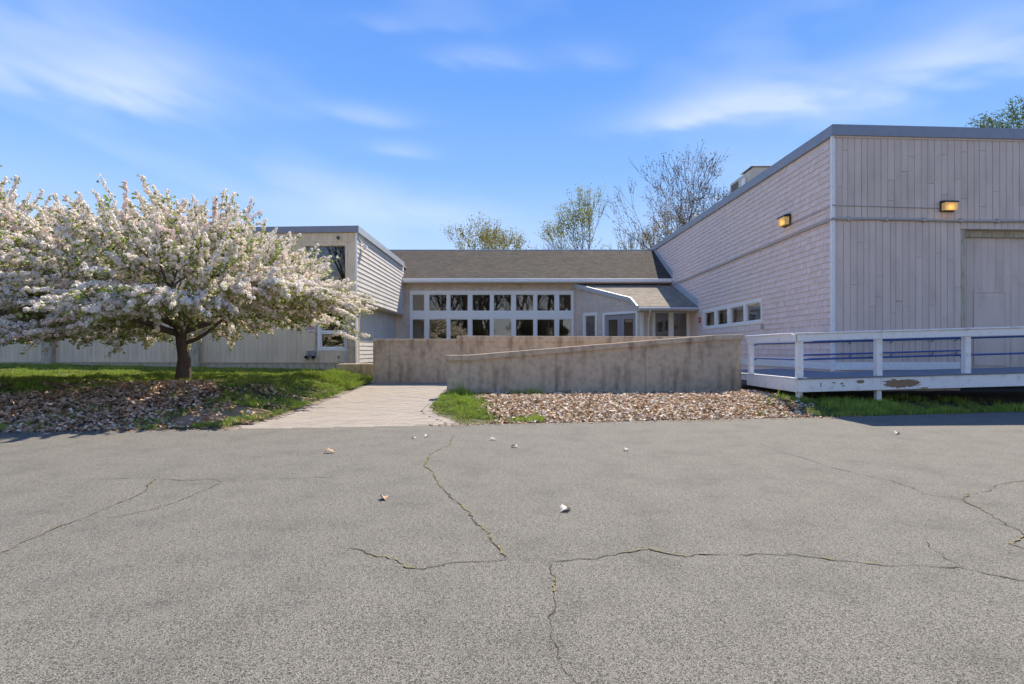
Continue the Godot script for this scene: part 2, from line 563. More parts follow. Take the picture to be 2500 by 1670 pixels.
# courses of shingles inside a convex outline, round openings; the first «single» by closeness to u_near are parts of their own
func shingles(f: Fr, poly: PackedVector2Array, expo: float, width: float, thick: float, gap: float, holes: Array, parent: Node, m: StandardMaterial3D, called: String, single := 0, u_near := 0.0, v_min := 0.0, vary := 0.07) -> void:
	var rects := []
	var lo := INF
	var hi := -INF
	for p in poly:
		lo = minf(lo, p.y)
		hi = maxf(hi, p.y)
	var v := lo
	while v < hi - 0.02:
		var h := minf(expo, hi - v)
		var ra := poly_range(poly, v + 0.02)
		var rb := poly_range(poly, minf(v + h * 0.95, hi - 0.001))
		var a := maxf(ra.x, rb.x)
		var end := minf(ra.y, rb.y)
		a -= rng.randf() * width
		while a < end:
			var b := a + width * rng.randf_range(0.62, 1.38)
			var s := maxf(a, maxf(ra.x, rb.x))
			var e := minf(b, end)
			if end - e < 0.04: e = end
			var cut := [[s, e]]
			for o in holes:
				if o[2] < v + h * 0.75 and o[3] > v + h * 0.25:
					var rest := []
					for c in cut:
						if c[1] <= o[0] or c[0] >= o[1]:
							rest.append(c)
						else:
							if o[0] > c[0]: rest.append([c[0], o[0]])
							if o[1] < c[1]: rest.append([o[1], c[1]])
					cut = rest
			for c in cut:
				if c[1] - c[0] > 0.02:
					rects.append([c[0], c[1] - gap, v + rng.randf_range(-0.0015, 0.0015), h * 1.1])
			a = b
			if e == end: break
		v += expo
	var order := []
	for k in rects.size():
		order.append([absf(rects[k][0] - u_near) + (100.0 if rects[k][2] < v_min else 0.0), k])
	if single > 0:
		order.sort()
	var unit := shingle_mesh()
	var kinds: Array[StandardMaterial3D] = []
	for q in 4:
		var z: StandardMaterial3D = m.duplicate()
		var s := 1.0 - vary * q * 0.6
		var c := m.albedo_color.srgb_to_linear()
		z.albedo_color = lin(c.r * s, c.g * s, c.b * (s - 0.01 * q))
		kinds.append(z)
	var rest_mb := MB.new()
	for k in order.size():
		var r: Array = rects[order[k][1]]
		var t := thick * rng.randf_range(0.9, 1.1)
		if k < single:
			piece(called, unit, kinds[rng.randi() % 4], parent, Transform3D(Basis(f.u * (r[1] - r[0]), f.v * r[3], f.w * t), f.at(r[0], r[2])))
		else:
			var s := 1.0 - vary * 2.0 * rng.randf()
			wedge(rest_mb, f, r[0], r[1], r[2], r[2] + r[3], t, t * 0.15, Color(s, s * rng.randf_range(0.985, 1.0), s * rng.randf_range(0.97, 1.0)))
	if rest_mb.v.size():
		part(called + "_field" if single > 0 else called + "_courses", rest_mb, m, parent, "stuff")

# a window: a casing with openings, and in each opening a sash with its pane
func window(f: Fr, outer: Array, cells: Array, parent: Node, m: Material, called := "window", sash := 0.04, deep := 0.09, proud := 0.035) -> MeshInstance3D:
	var mb := MB.new()
	panel(mb, f, outer[0], outer[1], outer[2], outer[3], -deep, proud, cells)
	var o := part(called, mb, m, parent)
	for c in cells:
		mb = MB.new()
		var i := [c[0] + sash, c[1] - sash, c[2] + sash, c[3] - sash]
		panel(mb, f, c[0] + 0.003, c[1] - 0.003, c[2] + 0.003, c[3] - 0.003, -deep + 0.01, proud - 0.03, [i])
		part("sash", mb, m, o)
		mb = MB.new()
		var turn := Fr.new(f.at(0, 0, -deep + 0.03), f.u, f.v, f.w)
		fbox(mb, turn, i[0] - 0.008, i[1] + 0.008, i[2] - 0.008, i[3] + 0.008, 0.014, 0.019)
		fbox(mb, turn, i[0] - 0.008, i[1] + 0.008, i[2] - 0.008, i[3] + 0.008, 0.0, 0.005)
		part("pane", mb, M.glass, o)
	return o

func boards(f: Fr, u0: float, u1: float, v0: float, v1: float, wide: float, holes: Array, parent: Node, m: StandardMaterial3D, joints: float, w0 := 0.0, thick := 0.02, gap := 0.006) -> void:
	var kinds: Array[StandardMaterial3D] = []
	for q in 4:
		var z: StandardMaterial3D = m.duplicate()
		var s := 1.0 - 0.022 * q
		var c := m.albedo_color.srgb_to_linear()
		z.albedo_color = lin(c.r * s, c.g * s, c.b * (s - 0.006 * q))
		kinds.append(z)
	var a := u0
	while a < u1 - 0.03:
		var b := minf(u1, a + wide * (1.0 if rng.randf() < 0.7 else rng.randf_range(0.75, 1.2)))
		var spans := [[v0, v1]]
		for h in holes:
			if h[0] < b - 0.02 and h[1] > a + 0.02:
				var rest := []
				for s in spans:
					if h[3] <= s[0] or h[2] >= s[1]:
						rest.append(s)
						continue
					if h[2] > s[0] + 0.02: rest.append([s[0], h[2]])
					if h[3] < s[1] - 0.02: rest.append([h[3], s[1]])
				spans = rest
		for s in spans:
			var cuts := [s[0]]
			if s[1] - s[0] > 1.2 and rng.randf() < joints:
				cuts.append(rng.randf_range(s[0] + 0.3, s[1] - 0.3))
				if rng.randf() < 0.35:
					cuts.append(rng.randf_range(s[0] + 0.3, s[1] - 0.3))
			cuts.append(s[1])
			cuts.sort()
			for k in cuts.size() - 1:
				if cuts[k + 1] - cuts[k] < 0.02: continue
				var mb := MB.new()
				var out := thick + rng.randf_range(-0.003, 0.003)
				fboard(mb, f, a + gap * 0.5, b - gap * 0.5, cuts[k] + (0.009 if k > 0 else 0.0), cuts[k + 1], w0, w0 + out, 0.004)
				part("board", mb, kinds[rng.randi() % 4], parent)
		a = b

func strip(mb: MB, f: Fr, pts: Array, w0: float, w1: float, col := Color.WHITE) -> void:
	var p := PackedVector3Array()
	for q in pts:
		p.append(f.at(q[0], q[1], w0))
	mb.prism(p, f.w * (w1 - w0), col)

func pipe(called: String, pts: Array, r: float, m: Material, parent: Node, sides := 8) -> MeshInstance3D:
	var mb := MB.new()
	var p := PackedVector3Array(pts)
	var rr := PackedFloat32Array()
	for q in p: rr.append(r)
	mb.tube(p, rr, sides, Color.WHITE, true)
	return part(called, mb, m, parent)

# ------------------------------------------------------------------ the three buildings
const WX := 8.98     # the hall's side wall
const WD := 16.1     # its front corner

func build_hall() -> void:
	var b := thing("building", Vector3(WX + 6, 0, -27), "tall flat-roofed hall with pinkish shingled side wall and vertical board front", "building")
	var side := Fr.new(Vector3(WX, 0, -37.5), Vector3(0, 0, 1), Vector3.UP, Vector3(-1, 0, 0))
	var a := deg_to_rad(3.3)
	var front := Fr.new(Vector3(WX, 0, -WD), Vector3(cos(a), 0, -sin(a)), Vector3.UP, Vector3(sin(a), 0, cos(a)))
	var n := 21.4                                   # u of the near corner on the side wall
	var win := [37.5 - 27.17, 37.5 - 20.7, 2.376, 3.28]
	var hole := [win[0] + 0.05, win[1] - 0.05, win[2] + 0.05, win[3] - 0.05]
	var mb := MB.new()
	panel(mb, side, 0, n, 0.0, 7.45, -0.2, 0.0, [hole])
	strip(mb, side, [[0, 7.45], [n, 7.45], [n, 7.5], [0, 7.86]], -0.2, 0.0)
	part("side_wall", mb, M.shingle_paint, b)
	shingles(side, PackedVector2Array([Vector2(0, 1.07), Vector2(n - 0.03, 1.07), Vector2(n - 0.03, 7.42), Vector2(0, 7.80)]), 0.178, 0.17, 0.034, 0.009, [win], b, M.shingle_paint, "shingle", 300, n, 1.3, 0.05)
	# front: wall panel with the big door opening, boards over it
	var open := [3.72, 8.6, 0.0, 4.85]
	mb = MB.new()
	panel(mb, front, 0.0, 15.0, 0.0, 7.45, -0.3, 0.0, [open])
	part("front_wall", mb, M.facade_paint, b)
	boards(front, 0.07, 11.0, 1.07, 5.08, 0.197, [open], b, M.facade_paint, 0.75, 0.0, 0.024, 0.011)
	boards(front, 0.07, 11.0, 5.085, 7.42, 0.197, [], b, M.facade_paint, 0.35, 0.0, 0.024, 0.011)
	mb = MB.new()
	mb.board(Vector3(WX - 0.075, 0.8, -WD - 0.05), Vector3(0.085, 0, 0), Vector3(0, 6.62, 0), Vector3(0, 0, 0.085), 0.006)
	part("corner_board", mb, M.white_trim, b)
	mb = MB.new()
	fboard(mb, front, 0.012, 3.70, 0.84, 1.065, 0.0, 0.032, 0.006)
	part("skirt_board", mb, M.white_trim, b)
	mb = MB.new()
	fboard(mb, side, 4.0, n - 0.05, 0.84, 1.065, 0.0, 0.032, 0.006)
	part("skirt_board", mb, M.white_trim, b)
	# the big door in its recess
	mb = MB.new()
	fboard(mb, front, 3.705, 3.90, 0.85, 4.85, -0.3, -0.02, 0.01)
	fboard(mb, front, 3.72, 8.6, 4.66, 4.849, -0.3, -0.16, 0.01)
	part("door_jamb", mb, M.pier_concrete, b)
	mb = MB.new()
	panel(mb, front, 3.9, 8.6, 0.85, 4.66, -0.34, -0.27)
	var door := part("freight_door", mb, M.facade_paint, b)
	boards(front, 3.9, 8.6, 0.9, 4.66, 0.235, [[4.36, 5.36, 0.0, 3.12]], door, M.facade_paint, 0.0, -0.27, 0.012, 0.004)
	mb = MB.new()
	fboard(mb, front, 4.40, 5.31, 0.95, 3.06, -0.27, -0.245, 0.004)
	part("wicket_door", mb, M.facade_paint, door)
	mb = MB.new()
	panel(mb, front, 4.345, 5.375, 0.95, 3.125, -0.27, -0.235, [[4.405, 5.305, 0.9, 3.065]])
	part("wicket_frame", mb, M.facade_paint, door)
	# roof edge and roof
	mb = MB.new()
	strip(mb, side, [[-0.05, 7.78], [n + 0.09, 7.41], [n + 0.09, 7.71], [-0.05, 8.07]], 0.0, 0.09)
	part("side_fascia", mb, M.fascia_metal, b)
	mb = MB.new()
	fbox(mb, front, -0.092, 15.0, 7.412, 7.712, 0.0, 0.09)
	part("front_fascia", mb, M.fascia_metal, b)
	mb = MB.new()
	fbox(mb, front, 0.02, 15.0, 7.36, 7.41, 0.0, 0.05)
	part("drip_board", mb, M.facade_paint, b)
	mb = MB.new()
	mb.prism(PackedVector3Array([Vector3(WX, 7.5, -WD), Vector3(WX, 7.88, -37.5), Vector3(24, 7.88, -37.5), Vector3(24, 7.5, -WD - 0.9)]), Vector3(0, 0.15, 0))
	part("roof", mb, M.flat_roof, b)
	mb = MB.new()
	mb.box(Vector3(WX, 0, -37.5), Vector3(15, 0, 0), Vector3(0, 7.8, 0), Vector3(0, 0, -0.2))
	mb.box(Vector3(24, 0, -37.5), Vector3(0.2, 0, 0), Vector3(0, 7.8, 0), Vector3(0, 0, 20.5))
	part("rear_wall", mb, M.shingle_paint, b)
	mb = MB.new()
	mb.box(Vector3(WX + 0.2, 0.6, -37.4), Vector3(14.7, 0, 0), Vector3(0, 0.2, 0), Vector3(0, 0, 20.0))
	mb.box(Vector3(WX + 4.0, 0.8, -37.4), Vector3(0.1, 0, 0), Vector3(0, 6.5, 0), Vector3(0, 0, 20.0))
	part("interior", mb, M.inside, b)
	# four panes in two pairs
	var cells := []
	for s in [[0.10, 1.55], [1.75, 3.10], [3.37, 4.80], [4.98, 6.36]]:
		cells.append([win[0] + s[0], win[0] + s[1], win[2] + 0.11, win[3] - 0.11])
	window(side, win, cells, b, M.white_trim)
	# pipes along the walls
	var run := []
	for q in 12: run.append(side.at(5.2 + q * (n - 5.2) / 11.0, 5.075 + 0.01 * sin(q * 2.1), 0.055))
	run.append(Vector3(WX - 0.10, 5.08, -WD + 0.07))
	for q in 9: run.append(front.at(0.1 + q * 1.35, 5.08 + 0.012 * sin(q * 1.7), 0.06))
	pipe("pipe", run, 0.036, M.conduit, b)
	pipe("conduit", [side.at(18.8, 5.5, 0.05), side.at(19.1, 5.46, 0.05), side.at(n, 5.46, 0.05), Vector3(WX - 0.09, 5.46, -WD + 0.07), front.at(0.1, 5.46, 0.035), front.at(3.1, 5.42, 0.035)], 0.014, M.conduit, b)
	for q in 5:
		mb = MB.new()
		fboard(mb, front, 0.35 + q * 1.1, 0.43 + q * 1.1, 5.02, 5.14, 0.02, 0.10, 0.01)
		part("pipe_clamp", mb, M.conduit, b)
	# pale boards where the lower roofs meet the wall
	mb = MB.new()
	strip(mb, side, [[37.5 - 36.95, 7.86], [37.5 - 32.35, 5.44], [37.5 - 32.35, 5.85], [37.5 - 36.4, 7.86]], 0.021, 0.05)
	part("roof_flashing", mb, M.flashing, b)
	mb = MB.new()
	strip(mb, side, [[37.5 - 32.3, 5.02], [37.5 - 27.85, 3.52], [37.5 - 27.85, 3.86], [37.5 - 32.3, 5.37]], 0.021, 0.05)
	part("roof_flashing", mb, M.flashing, b)
	mb = MB.new()
	fboard(mb, side, 37.5 - 20.75, 37.5 - 20.55, 2.18, 2.36, 0.0, 0.07, 0.01)
	part("junction_box", mb, M.conduit, b)

	wall_lamp(Fr.new(front.at(3.28, 5.46, 0.03), front.u, front.v, front.w), 0.205, "amber wall lamp on the vertical board front above the freight door")
	wall_lamp(Fr.new(side.at(37.5 - 18.75, 5.62, 0.03), side.u, side.v, side.w), 0.24, "amber wall lamp on the pinkish shingled side wall")
	# red alarm
	var al := thing("fire_alarm", side.at(37.5 - 27.65, 2.75, 0.02), "small red fire alarm box beside the entrance porch", "alarm")
	mb = MB.new()
	fboard(mb, side, 37.5 - 27.75, 37.5 - 27.5, 2.72, 2.98, 0.012, 0.07, 0.012)
	part("alarm_box", mb, M.bell_red, al)
	mb = MB.new()
	fboard(mb, side, 37.5 - 27.69, 37.5 - 27.56, 2.80, 2.90, 0.071, 0.085, 0.004)
	part("alarm_lens", mb, M.sign_white, al)
	# curtain behind the hall windows
	for q in 2:
		mb = MB.new()
		var u0: float = win[0] + [1.8, 3.4][q]
		var w: float = [1.2, 0.55][q]
		for k in 14:
			var x0 := u0 + w * k / 14.0
			var x1 := u0 + w * (k + 1) / 14.0
			var d0 := -0.26 - 0.03 * sin(k * 2.3)
			var d1 := -0.26 - 0.03 * sin((k + 1) * 2.3)
			mb.quad(side.at(x0, 2.3, d0), side.at(x1, 2.3, d1), side.at(x1, 3.3, d1), side.at(x0, 3.3, d0))
			mb.quad(side.at(x1, 2.3, d1 - 0.004), side.at(x0, 2.3, d0 - 0.004), side.at(x0, 3.3, d0 - 0.004), side.at(x1, 3.3, d1 - 0.004))
		top("curtain", mb, M.curtain, ["pale curtain hanging across the second pane of the hall windows", "narrow pale curtain bunched behind the third hall pane"][q], "curtain", "curtains behind the hall windows")

func wall_lamp(f: Fr, size: float, label: String) -> void:
	var t := thing("wall_lamp", f.o, label, "lamp", "amber wall lamps on the hall")
	var k := size
	var mb := MB.new()
	fboard(mb, f, -k * 0.95, k * 0.95, -k * 0.70, k * 0.78, -0.01, 0.06, 0.015)
	part("back_plate", mb, M.dark_metal, t)
	mb = MB.new()
	# sloping hood
	var hood := PackedVector3Array([f.at(-k, k * 0.80, 0.06), f.at(-k, k * 0.42, 0.06), f.at(-k, k * 0.42, k * 1.02), f.at(-k, k * 0.66, k * 0.98)])
	mb.prism(hood, f.u * (2 * k))
	part("hood", mb, M.dark_metal, t)
	mb = MB.new()
	var lens := PackedVector3Array([f.at(-k * 0.92, k * 0.415, 0.062), f.at(-k * 0.92, -k * 0.60, 0.062), f.at(-k * 0.92, -k * 0.60, k * 0.80), f.at(-k * 0.92, k * 0.415, k * 0.95)])
	mb.prism(lens, f.u * (1.84 * k))
	part("lens", mb, M.lamp_lens, t)
	mb = MB.new()
	for q in 5:
		fbox(mb, f, -k * 0.8 + q * k * 0.36, -k * 0.76 + q * k * 0.36, -k * 0.635, -k * 0.602, 0.07, k * 0.78)
	part("lens_guard", mb, M.dark_metal, t)
	var l := OmniLight3D.new()
	l.name = "lamp_glow"
	l.light_color = Color(1.0, 0.78, 0.45)
	l.light_energy = 0.012
	l.light_size = 0.1
	l.omni_range = 12.0
	l.omni_attenuation = 2.0
	l.shadow_enabled = true
	l.position = f.w * (k * 1.15) - f.v * (k * 0.3)
	t.add_child(l)

func build_center() -> void:
	var b := thing("building", Vector3(0.5, 0, -36.8), "low central building with dark shingle roof, long window row and entrance porch", "building")
	var wall := Fr.new(Vector3(-7.5, 0, -33.0), Vector3.RIGHT, Vector3.UP, Vector3.BACK)
	var s := 42.42
	var group := [(1000.7 - 1255) / s + 7.5, (1400.4 - 1255) / s + 7.5, 1.0, 4.825]
	var hole := [group[0] + 0.08, group[1] - 0.08, 1.1, 4.74]
	var mb := MB.new()
	panel(mb, wall, 0, 16.4, 0.0, 5.40, -0.2, 0.0, [hole])
	part("front_wall", mb, M.center_paint, b)
	shingles(wall, PackedVector2Array([Vector2(0.9, 0.9), Vector2(12.2, 0.9), Vector2(12.2, 5.25), Vector2(0.9, 5.25)]), 0.178, 0.17, 0.03, 0.012, [group], b, M.center_paint, "shingle", 0, 0, 0, 0.06)
	# the long window: eight columns, two rows
	var cells := []
	for c in [[318, 448], [510, 703], [752, 946], [1004, 1200], [1250, 1443], [1504, 1697], [1748, 1940], [1998, 2130]]:
		for r in [[1.25, 3.20], [3.64, 4.62]]:
			var x0: float = (940 + (c[0] - 8) / 4.696 - 1255) / s + 7.5
			var x1: float = (940 + (c[1] + 8) / 4.696 - 1255) / s + 7.5
			cells.append([x0, x1, r[0], r[1]])
	window(wall, group, cells, b, M.white_trim, "window_bank", 0.035, 0.09, 0.05)
	# roof
	var pitch := Vector3(0, 7.83 - 5.46, -(36.9 - 32.45))
	var ln := pitch.length()
	var rf := Fr.new(Vector3(-9.0, 5.46, -32.45), Vector3.RIGHT, pitch, Vector3(0, pitch.z * -1, pitch.y))
	mb = MB.new()
	fbox(mb, rf, 0.0, 17.97, -0.0, ln, -0.14, -0.002)
	mb.box(Vector3(-9.0, 7.83 - 0.14, -36.9), Vector3(17.97, 0, 0), Vector3(0, 0.13, 0), Vector3(0, 0, -0.15))
	mb.prism(PackedVector3Array([Vector3(-9, 7.83, -36.9), Vector3(-9, 5.3, -41.5), Vector3(-9, 5.15, -41.5), Vector3(-9, 7.66, -36.9)]), Vector3(17.97, 0, 0))
	var roof := part("roof", mb, M.roof_shingle, b)
	shingles(rf, PackedVector2Array([Vector2(0, 0), Vector2(17.97, 0), Vector2(17.97, ln - 0.05), Vector2(0, ln - 0.05)]), 0.143, 0.30, 0.02, 0.008, [], roof, M.roof_shingle, "roof_shingle", 0, 0, 0, 0.22)
	mb = MB.new()
	mb.box(Vector3(-9.0, 7.815, -36.98), Vector3(17.9, 0, 0), Vector3(0, 0.055, 0), Vector3(0, 0, 0.14))
	part("ridge_cap", mb, M.flashing, roof)
	mb = MB.new()
	mb.board(Vector3(-6.30, 5.25, -32.47), Vector3(15.25, 0, 0), Vector3(0, 0.2, 0), Vector3(0, 0, 0.12), 0.02)
	part("gutter", mb, M.white_trim, b)
	mb = MB.new()
	mb.box(Vector3(-6.6, 5.20, -33.0), Vector3(15.5, 0, 0), Vector3(0, 0.045, 0), Vector3(0, 0, 0.55))
	part("soffit", mb, M.center_paint, b)
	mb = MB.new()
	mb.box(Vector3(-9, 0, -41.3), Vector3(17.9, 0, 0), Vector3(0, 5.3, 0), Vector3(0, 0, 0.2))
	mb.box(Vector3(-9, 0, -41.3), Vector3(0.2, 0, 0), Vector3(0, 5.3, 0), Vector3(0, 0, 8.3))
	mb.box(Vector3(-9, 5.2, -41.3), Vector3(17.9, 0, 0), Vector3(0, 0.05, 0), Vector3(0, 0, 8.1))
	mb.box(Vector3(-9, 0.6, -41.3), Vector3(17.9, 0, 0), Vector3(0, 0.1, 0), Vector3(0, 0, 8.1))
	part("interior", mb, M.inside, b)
	# entrance porch: an angled wall with the doors, a short front wall, a lower roof
	var ang := Fr.new(Vector3(3.5, 0, -33.0), Vector3(2.95, 0, 3.88), Vector3.UP, Vector3(-3.88, 0, 2.95))
	var len2 := Vector2(2.95, 3.88).length()
	var dr := [2.217, 4.675, 0.9, 3.43]
	var nw := [0.70, 1.78, 0.9, 3.49]
	mb = MB.new()
	panel(mb, ang, 0, len2, 0, 3.6, -0.12, 0.0, [[dr[0] + 0.08, dr[1] - 0.08, 0.9, 3.35], [nw[0] + 0.08, nw[1] - 0.08, 1.0, 3.4]])
	strip(mb, ang, [[0, 3.6], [len2, 3.6], [len2, 3.72], [0, 4.98]], -0.12, 0.0)
	part("porch_wall", mb, M.center_paint, b)
	shingles(ang, PackedVector2Array([Vector2(0.02, 0.9), Vector2(len2 - 0.02, 0.9), Vector2(len2 - 0.02, 3.74), Vector2(0.02, 5.0)]), 0.178, 0.17, 0.03, 0.012, [dr, nw], b, M.center_paint, "shingle", 0, 0, 0, 0.06)
	window(ang, nw, [[nw[0] + 0.13, nw[1] - 0.13, 1.1, nw[3] - 0.14]], b, M.white_trim)
	mb = MB.new()
	panel(mb, ang, dr[0], dr[1], dr[2], dr[3], -0.10, 0.035, [[dr[0] + 0.14, dr[1] - 0.14, 0.8, dr[3] - 0.13]])
	var df := part("door_frame", mb, M.white_trim, b)
	var mid: float = (dr[0] + dr[1]) / 2 + 0.02
	for q in 2:
		var d0: float = dr[0] + 0.15 if q == 0 else mid + 0.005
		var d1: float = mid - 0.005 if q == 0 else dr[1] - 0.15
		var g := [d0 + 0.22, d1 - 0.22, 1.2, dr[3] - 0.40]
		mb = MB.new()
		panel(mb, ang, d0, d1, 0.95, dr[3] - 0.14, -0.09, -0.04, [g])
		part("door", mb, M.door_paint, df)
		mb = MB.new()
		fbox(mb, ang, g[0] - 0.005, g[1] + 0.005, g[2] - 0.005, g[3] + 0.005, -0.072, -0.056)
		part("pane", mb, M.glass, df)
		mb = MB.new()
		var hx: float = d1 - 0.08 if q == 0 else d0 + 0.08
		fboard(mb, ang, hx - 0.015, hx + 0.015, 1.75, 2.05, -0.04, 0.02, 0.006)
		part("handle", mb, M.grey_metal, df)
	var pf := Fr.new(Vector3(6.45, 0, -29.12), Vector3.RIGHT, Vector3.UP, Vector3.BACK)
	var fw := [7.02 - 6.45, 8.93 - 6.45, 1.0, 3.45]
	mb = MB.new()
	panel(mb, pf, 0.0, 2.53, 0, 3.70, -0.12, 0.0, [[fw[0] + 0.05, fw[1] - 0.05, 1.05, 3.40]])
	part("porch_wall", mb, M.center_paint, b)
	shingles(pf, PackedVector2Array([Vector2(0.16, 0.9), Vector2(2.52, 0.9), Vector2(2.52, 3.70), Vector2(0.16, 3.70)]), 0.178, 0.17, 0.03, 0.012, [fw], b, M.center_paint, "shingle", 0, 0, 0, 0.06)
	window(pf, fw, [[0.69, 1.44, 1.15, 3.32], [1.62, 2.36, 1.15, 3.32]], b, M.white_trim)
	mb = MB.new()
	mb.board(Vector3(6.40, 0.6, -29.16), Vector3(0.18, 0, 0), Vector3(0, 3.1, 0), Vector3(0, 0, 0.10), 0.01)
	part("corner_board", mb, M.white_trim, b)
	var pr := Vector3(0, 1.7, -5.1)
	var pl := pr.length()
	var ef := Fr.new(Vector3(3.3, 3.52, -27.9), Vector3.RIGHT, pr, Vector3(0, 5.1, 1.7))
	var out := PackedVector2Array([Vector2(2.76, 1.634), Vector2(2.8, 0), Vector2(5.66, 0), Vector2(5.66, pl), Vector2(0, pl)])
	var outline := []
	for p in out: outline.append([p.x, p.y])
	mb = MB.new()
	strip(mb, ef, outline, -0.17, -0.003)
	var er := part("porch_roof", mb, M.fascia_metal, b)
	shingles(ef, PackedVector2Array([Vector2(2.8, 0), Vector2(5.66, 0), Vector2(5.66, pl), Vector2(0.0, pl), Vector2(2.72, 1.634)]), 0.143, 0.30, 0.012, 0.006, [], er, M.entry_shingle, "roof_shingle", 0, 0, 0, 0.16)
	# metal rake edge
	mb = MB.new()
	var e0 := ef.at(-0.04, pl, -0.18)
	var e1 := ef.at(2.72, 1.634, -0.18)
	var e2 := ef.at(2.72, -0.03, -0.18)
	var sd := (e1 - e0).normalized().cross(ef.w).normalized() * 0.05
	mb.box(e0, e1 - e0, ef.w * 0.24, -sd)
	mb.box(e1, e2 - e1, ef.w * 0.24, Vector3(-0.05, 0, 0))
	part("rake_edge", mb, M.flashing, er)
	mb = MB.new()
	mb.board(Vector3(6.05, 3.36, -27.9), Vector3(2.9, 0, 0), Vector3(0, 0.13, 0), Vector3(0, 0, 0.11), 0.015)
	part("gutter", mb, M.flashing, er)
	mb = MB.new()
	mb.box(Vector3(6.2, 3.32, -29.1), Vector3(2.76, 0, 0), Vector3(0, 0.03, 0), Vector3(0, 0, 1.2))
	part("soffit", mb, M.center_paint, b)
	pipe("downspout", [Vector3(6.62, 3.40, -27.85), Vector3(6.62, 3.25, -27.85), Vector3(6.80, 2.95, -28.95), Vector3(6.80, 0.8, -28.99)], 0.05, M.white_trim, b)

func build_left() -> void:
	var b := thing("building", Vector3(-14, 0.4, -28), "flat-roofed building with tan vertical siding behind the flowering crabapple", "building")
	var a := deg_to_rad(3.5)
	var u := Vector3(cos(a), 0, sin(a))
	var corner := Vector3(-6.35, 0, -23.1)
	var f := Fr.new(corner - u * 18.0, u, Vector3.UP, Vector3(-sin(a), 0, cos(a)))
	var L := 18.0
	var low := Fr.new(f.at(0, 0, -0.4), f.u, f.v, f.w)
	var uw := [L - 2.20, L - 0.36, 3.83, 5.70]
	var lw := [L - 1.75, L - 0.47, 1.38, 3.08]
	var mb := MB.new()
	panel(mb, f, 0, L, 3.5, 6.2, -0.15, 0.0, [[uw[0] + 0.03, uw[1] - 0.03, uw[2] + 0.03, uw[3] - 0.03]])
	part("upper_wall", mb, M.left_paint, b)
	boards(f, 0, L - 0.36, 3.46, 5.80, 0.2, [uw], b, M.left_paint, 0.1, 0.0, 0.018, 0.010)
	boards(f, 0, L - 0.05, 5.83, 6.14, 0.22, [], b, M.left_paint, 0.0, 0.0, 0.022, 0.005)
	mb = MB.new()
	fboard(mb, f, L - 0.355, L - 0.05, 3.46, 5.80, 0.0, 0.02)
	part("corner_panel", mb, M.left_paint, b)
	mb = MB.new()
	fboard(mb, f, 0, L - 0.05, 5.79, 5.835, 0.0, 0.03, 0.005)
	part("band_board", mb, M.left_paint, b)
	window(f, uw, [[uw[0] + 0.08, uw[1] - 0.08, uw[2] + 0.07, uw[3] - 0.07]], b, M.left_paint, "window", 0.02, 0.12, 0.03)
	mb = MB.new()
	mb.box(f.at(0, 3.40, -0.55), f.u * L, Vector3(0, 0.06, 0), f.w * 0.56)
	part("soffit", mb, M.left_paint, b)
	mb = MB.new()
	panel(mb, low, 0, L - 0.48, 0.2, 3.4, -0.15, 0.0, [[lw[0] + 0.05, lw[1] - 0.05, lw[2] + 0.05, lw[3] - 0.05]])
	part("lower_wall", mb, M.pier_concrete, b)
	boards(low, 0.02, L - 0.49, 0.93, 3.40, 0.2, [lw], b, M.left_paint, 0.05, 0.0, 0.014, 0.0045)
	mb = MB.new()
	fboard(mb, low, 0.0, L - 0.47, 0.88, 0.925, 0.0, 0.04, 0.006)
	part("skirt_board", mb, M.left_paint, b)
	# lower sash window
	window(low, lw, [[lw[0] + 0.10, lw[1] - 0.10, 1.48, 2.12], [lw[0] + 0.10, lw[1] - 0.10, 2.15, 2.98]], b, M.white_trim, "window", 0.06, 0.09, 0.045)
	mb = MB.new()
	fboard(mb, low, L - 0.46, L - 0.43, 0.9, 3.38, 0.0, 0.05, 0.005)
	part("corner_strip", mb, M.left_paint, b)
	for p in [4.45, 10.85]:
		mb = MB.new()
		fboard(mb, low, p, p + 0.44, 0.25, 3.40, -0.02, 0.26, 0.015)
		part("pilaster", mb, M.pier_concrete, b)
	mb = MB.new()
	fboard(mb, low, L - 0.40, L - 0.04, 0.1, 3.40, -0.1, 0.36, 0.015)
	part("corner_pier", mb, M.concrete, b)
	mb = MB.new()
	fboard(mb, f, L - 0.045, L + 0.02, 0.3, 6.14, -0.05, 0.03, 0.006)
	part("corner_strip", mb, M.white_trim, b)
	# side walls: clapboards over a set-back shingled wall
	var su := Fr.new(corner, Vector3(0, 0, -1), Vector3.UP, Vector3.RIGHT)
	var sl := Fr.new(Vector3(-6.83, 0, -23.5), Vector3(0, 0, -1), Vector3.UP, Vector3.RIGHT)
	mb = MB.new()
	panel(mb, su, 0.05, 9.9, 3.46, 6.2, -0.15, 0.0)
	part("side_wall", mb, M.clapboard_paint, b)
	var v := 3.46
	while v < 6.05:
		mb = MB.new()
		var e := 9.88 + rng.randf_range(-0.01, 0.01)
		var t := rng.randf_range(0.024, 0.03)
		wedge(mb, su, 0.03, e, v, minf(v + 0.20, 6.13), t, 0.005)
		mb.quad(su.at(0.03, v + 0.2, 0), su.at(e, v + 0.2, 0), su.at(e, v + 0.2, -0.01), su.at(0.03, v + 0.2, -0.01))
		part("clapboard", mb, M.clapboard_paint, b)
		v += 0.19
	mb = MB.new()
	mb.box(Vector3(-6.85, 3.40, -33.0), Vector3(0.5, 0, 0), Vector3(0, 0.055, 0), Vector3(0, 0, 9.5))
	part("soffit", mb, M.center_paint, b)
	mb = MB.new()
	panel(mb, sl, 0.0, 9.5, 0.2, 3.4, -0.15, 0.0)
	part("side_wall", mb, M.clapboard_paint, b)
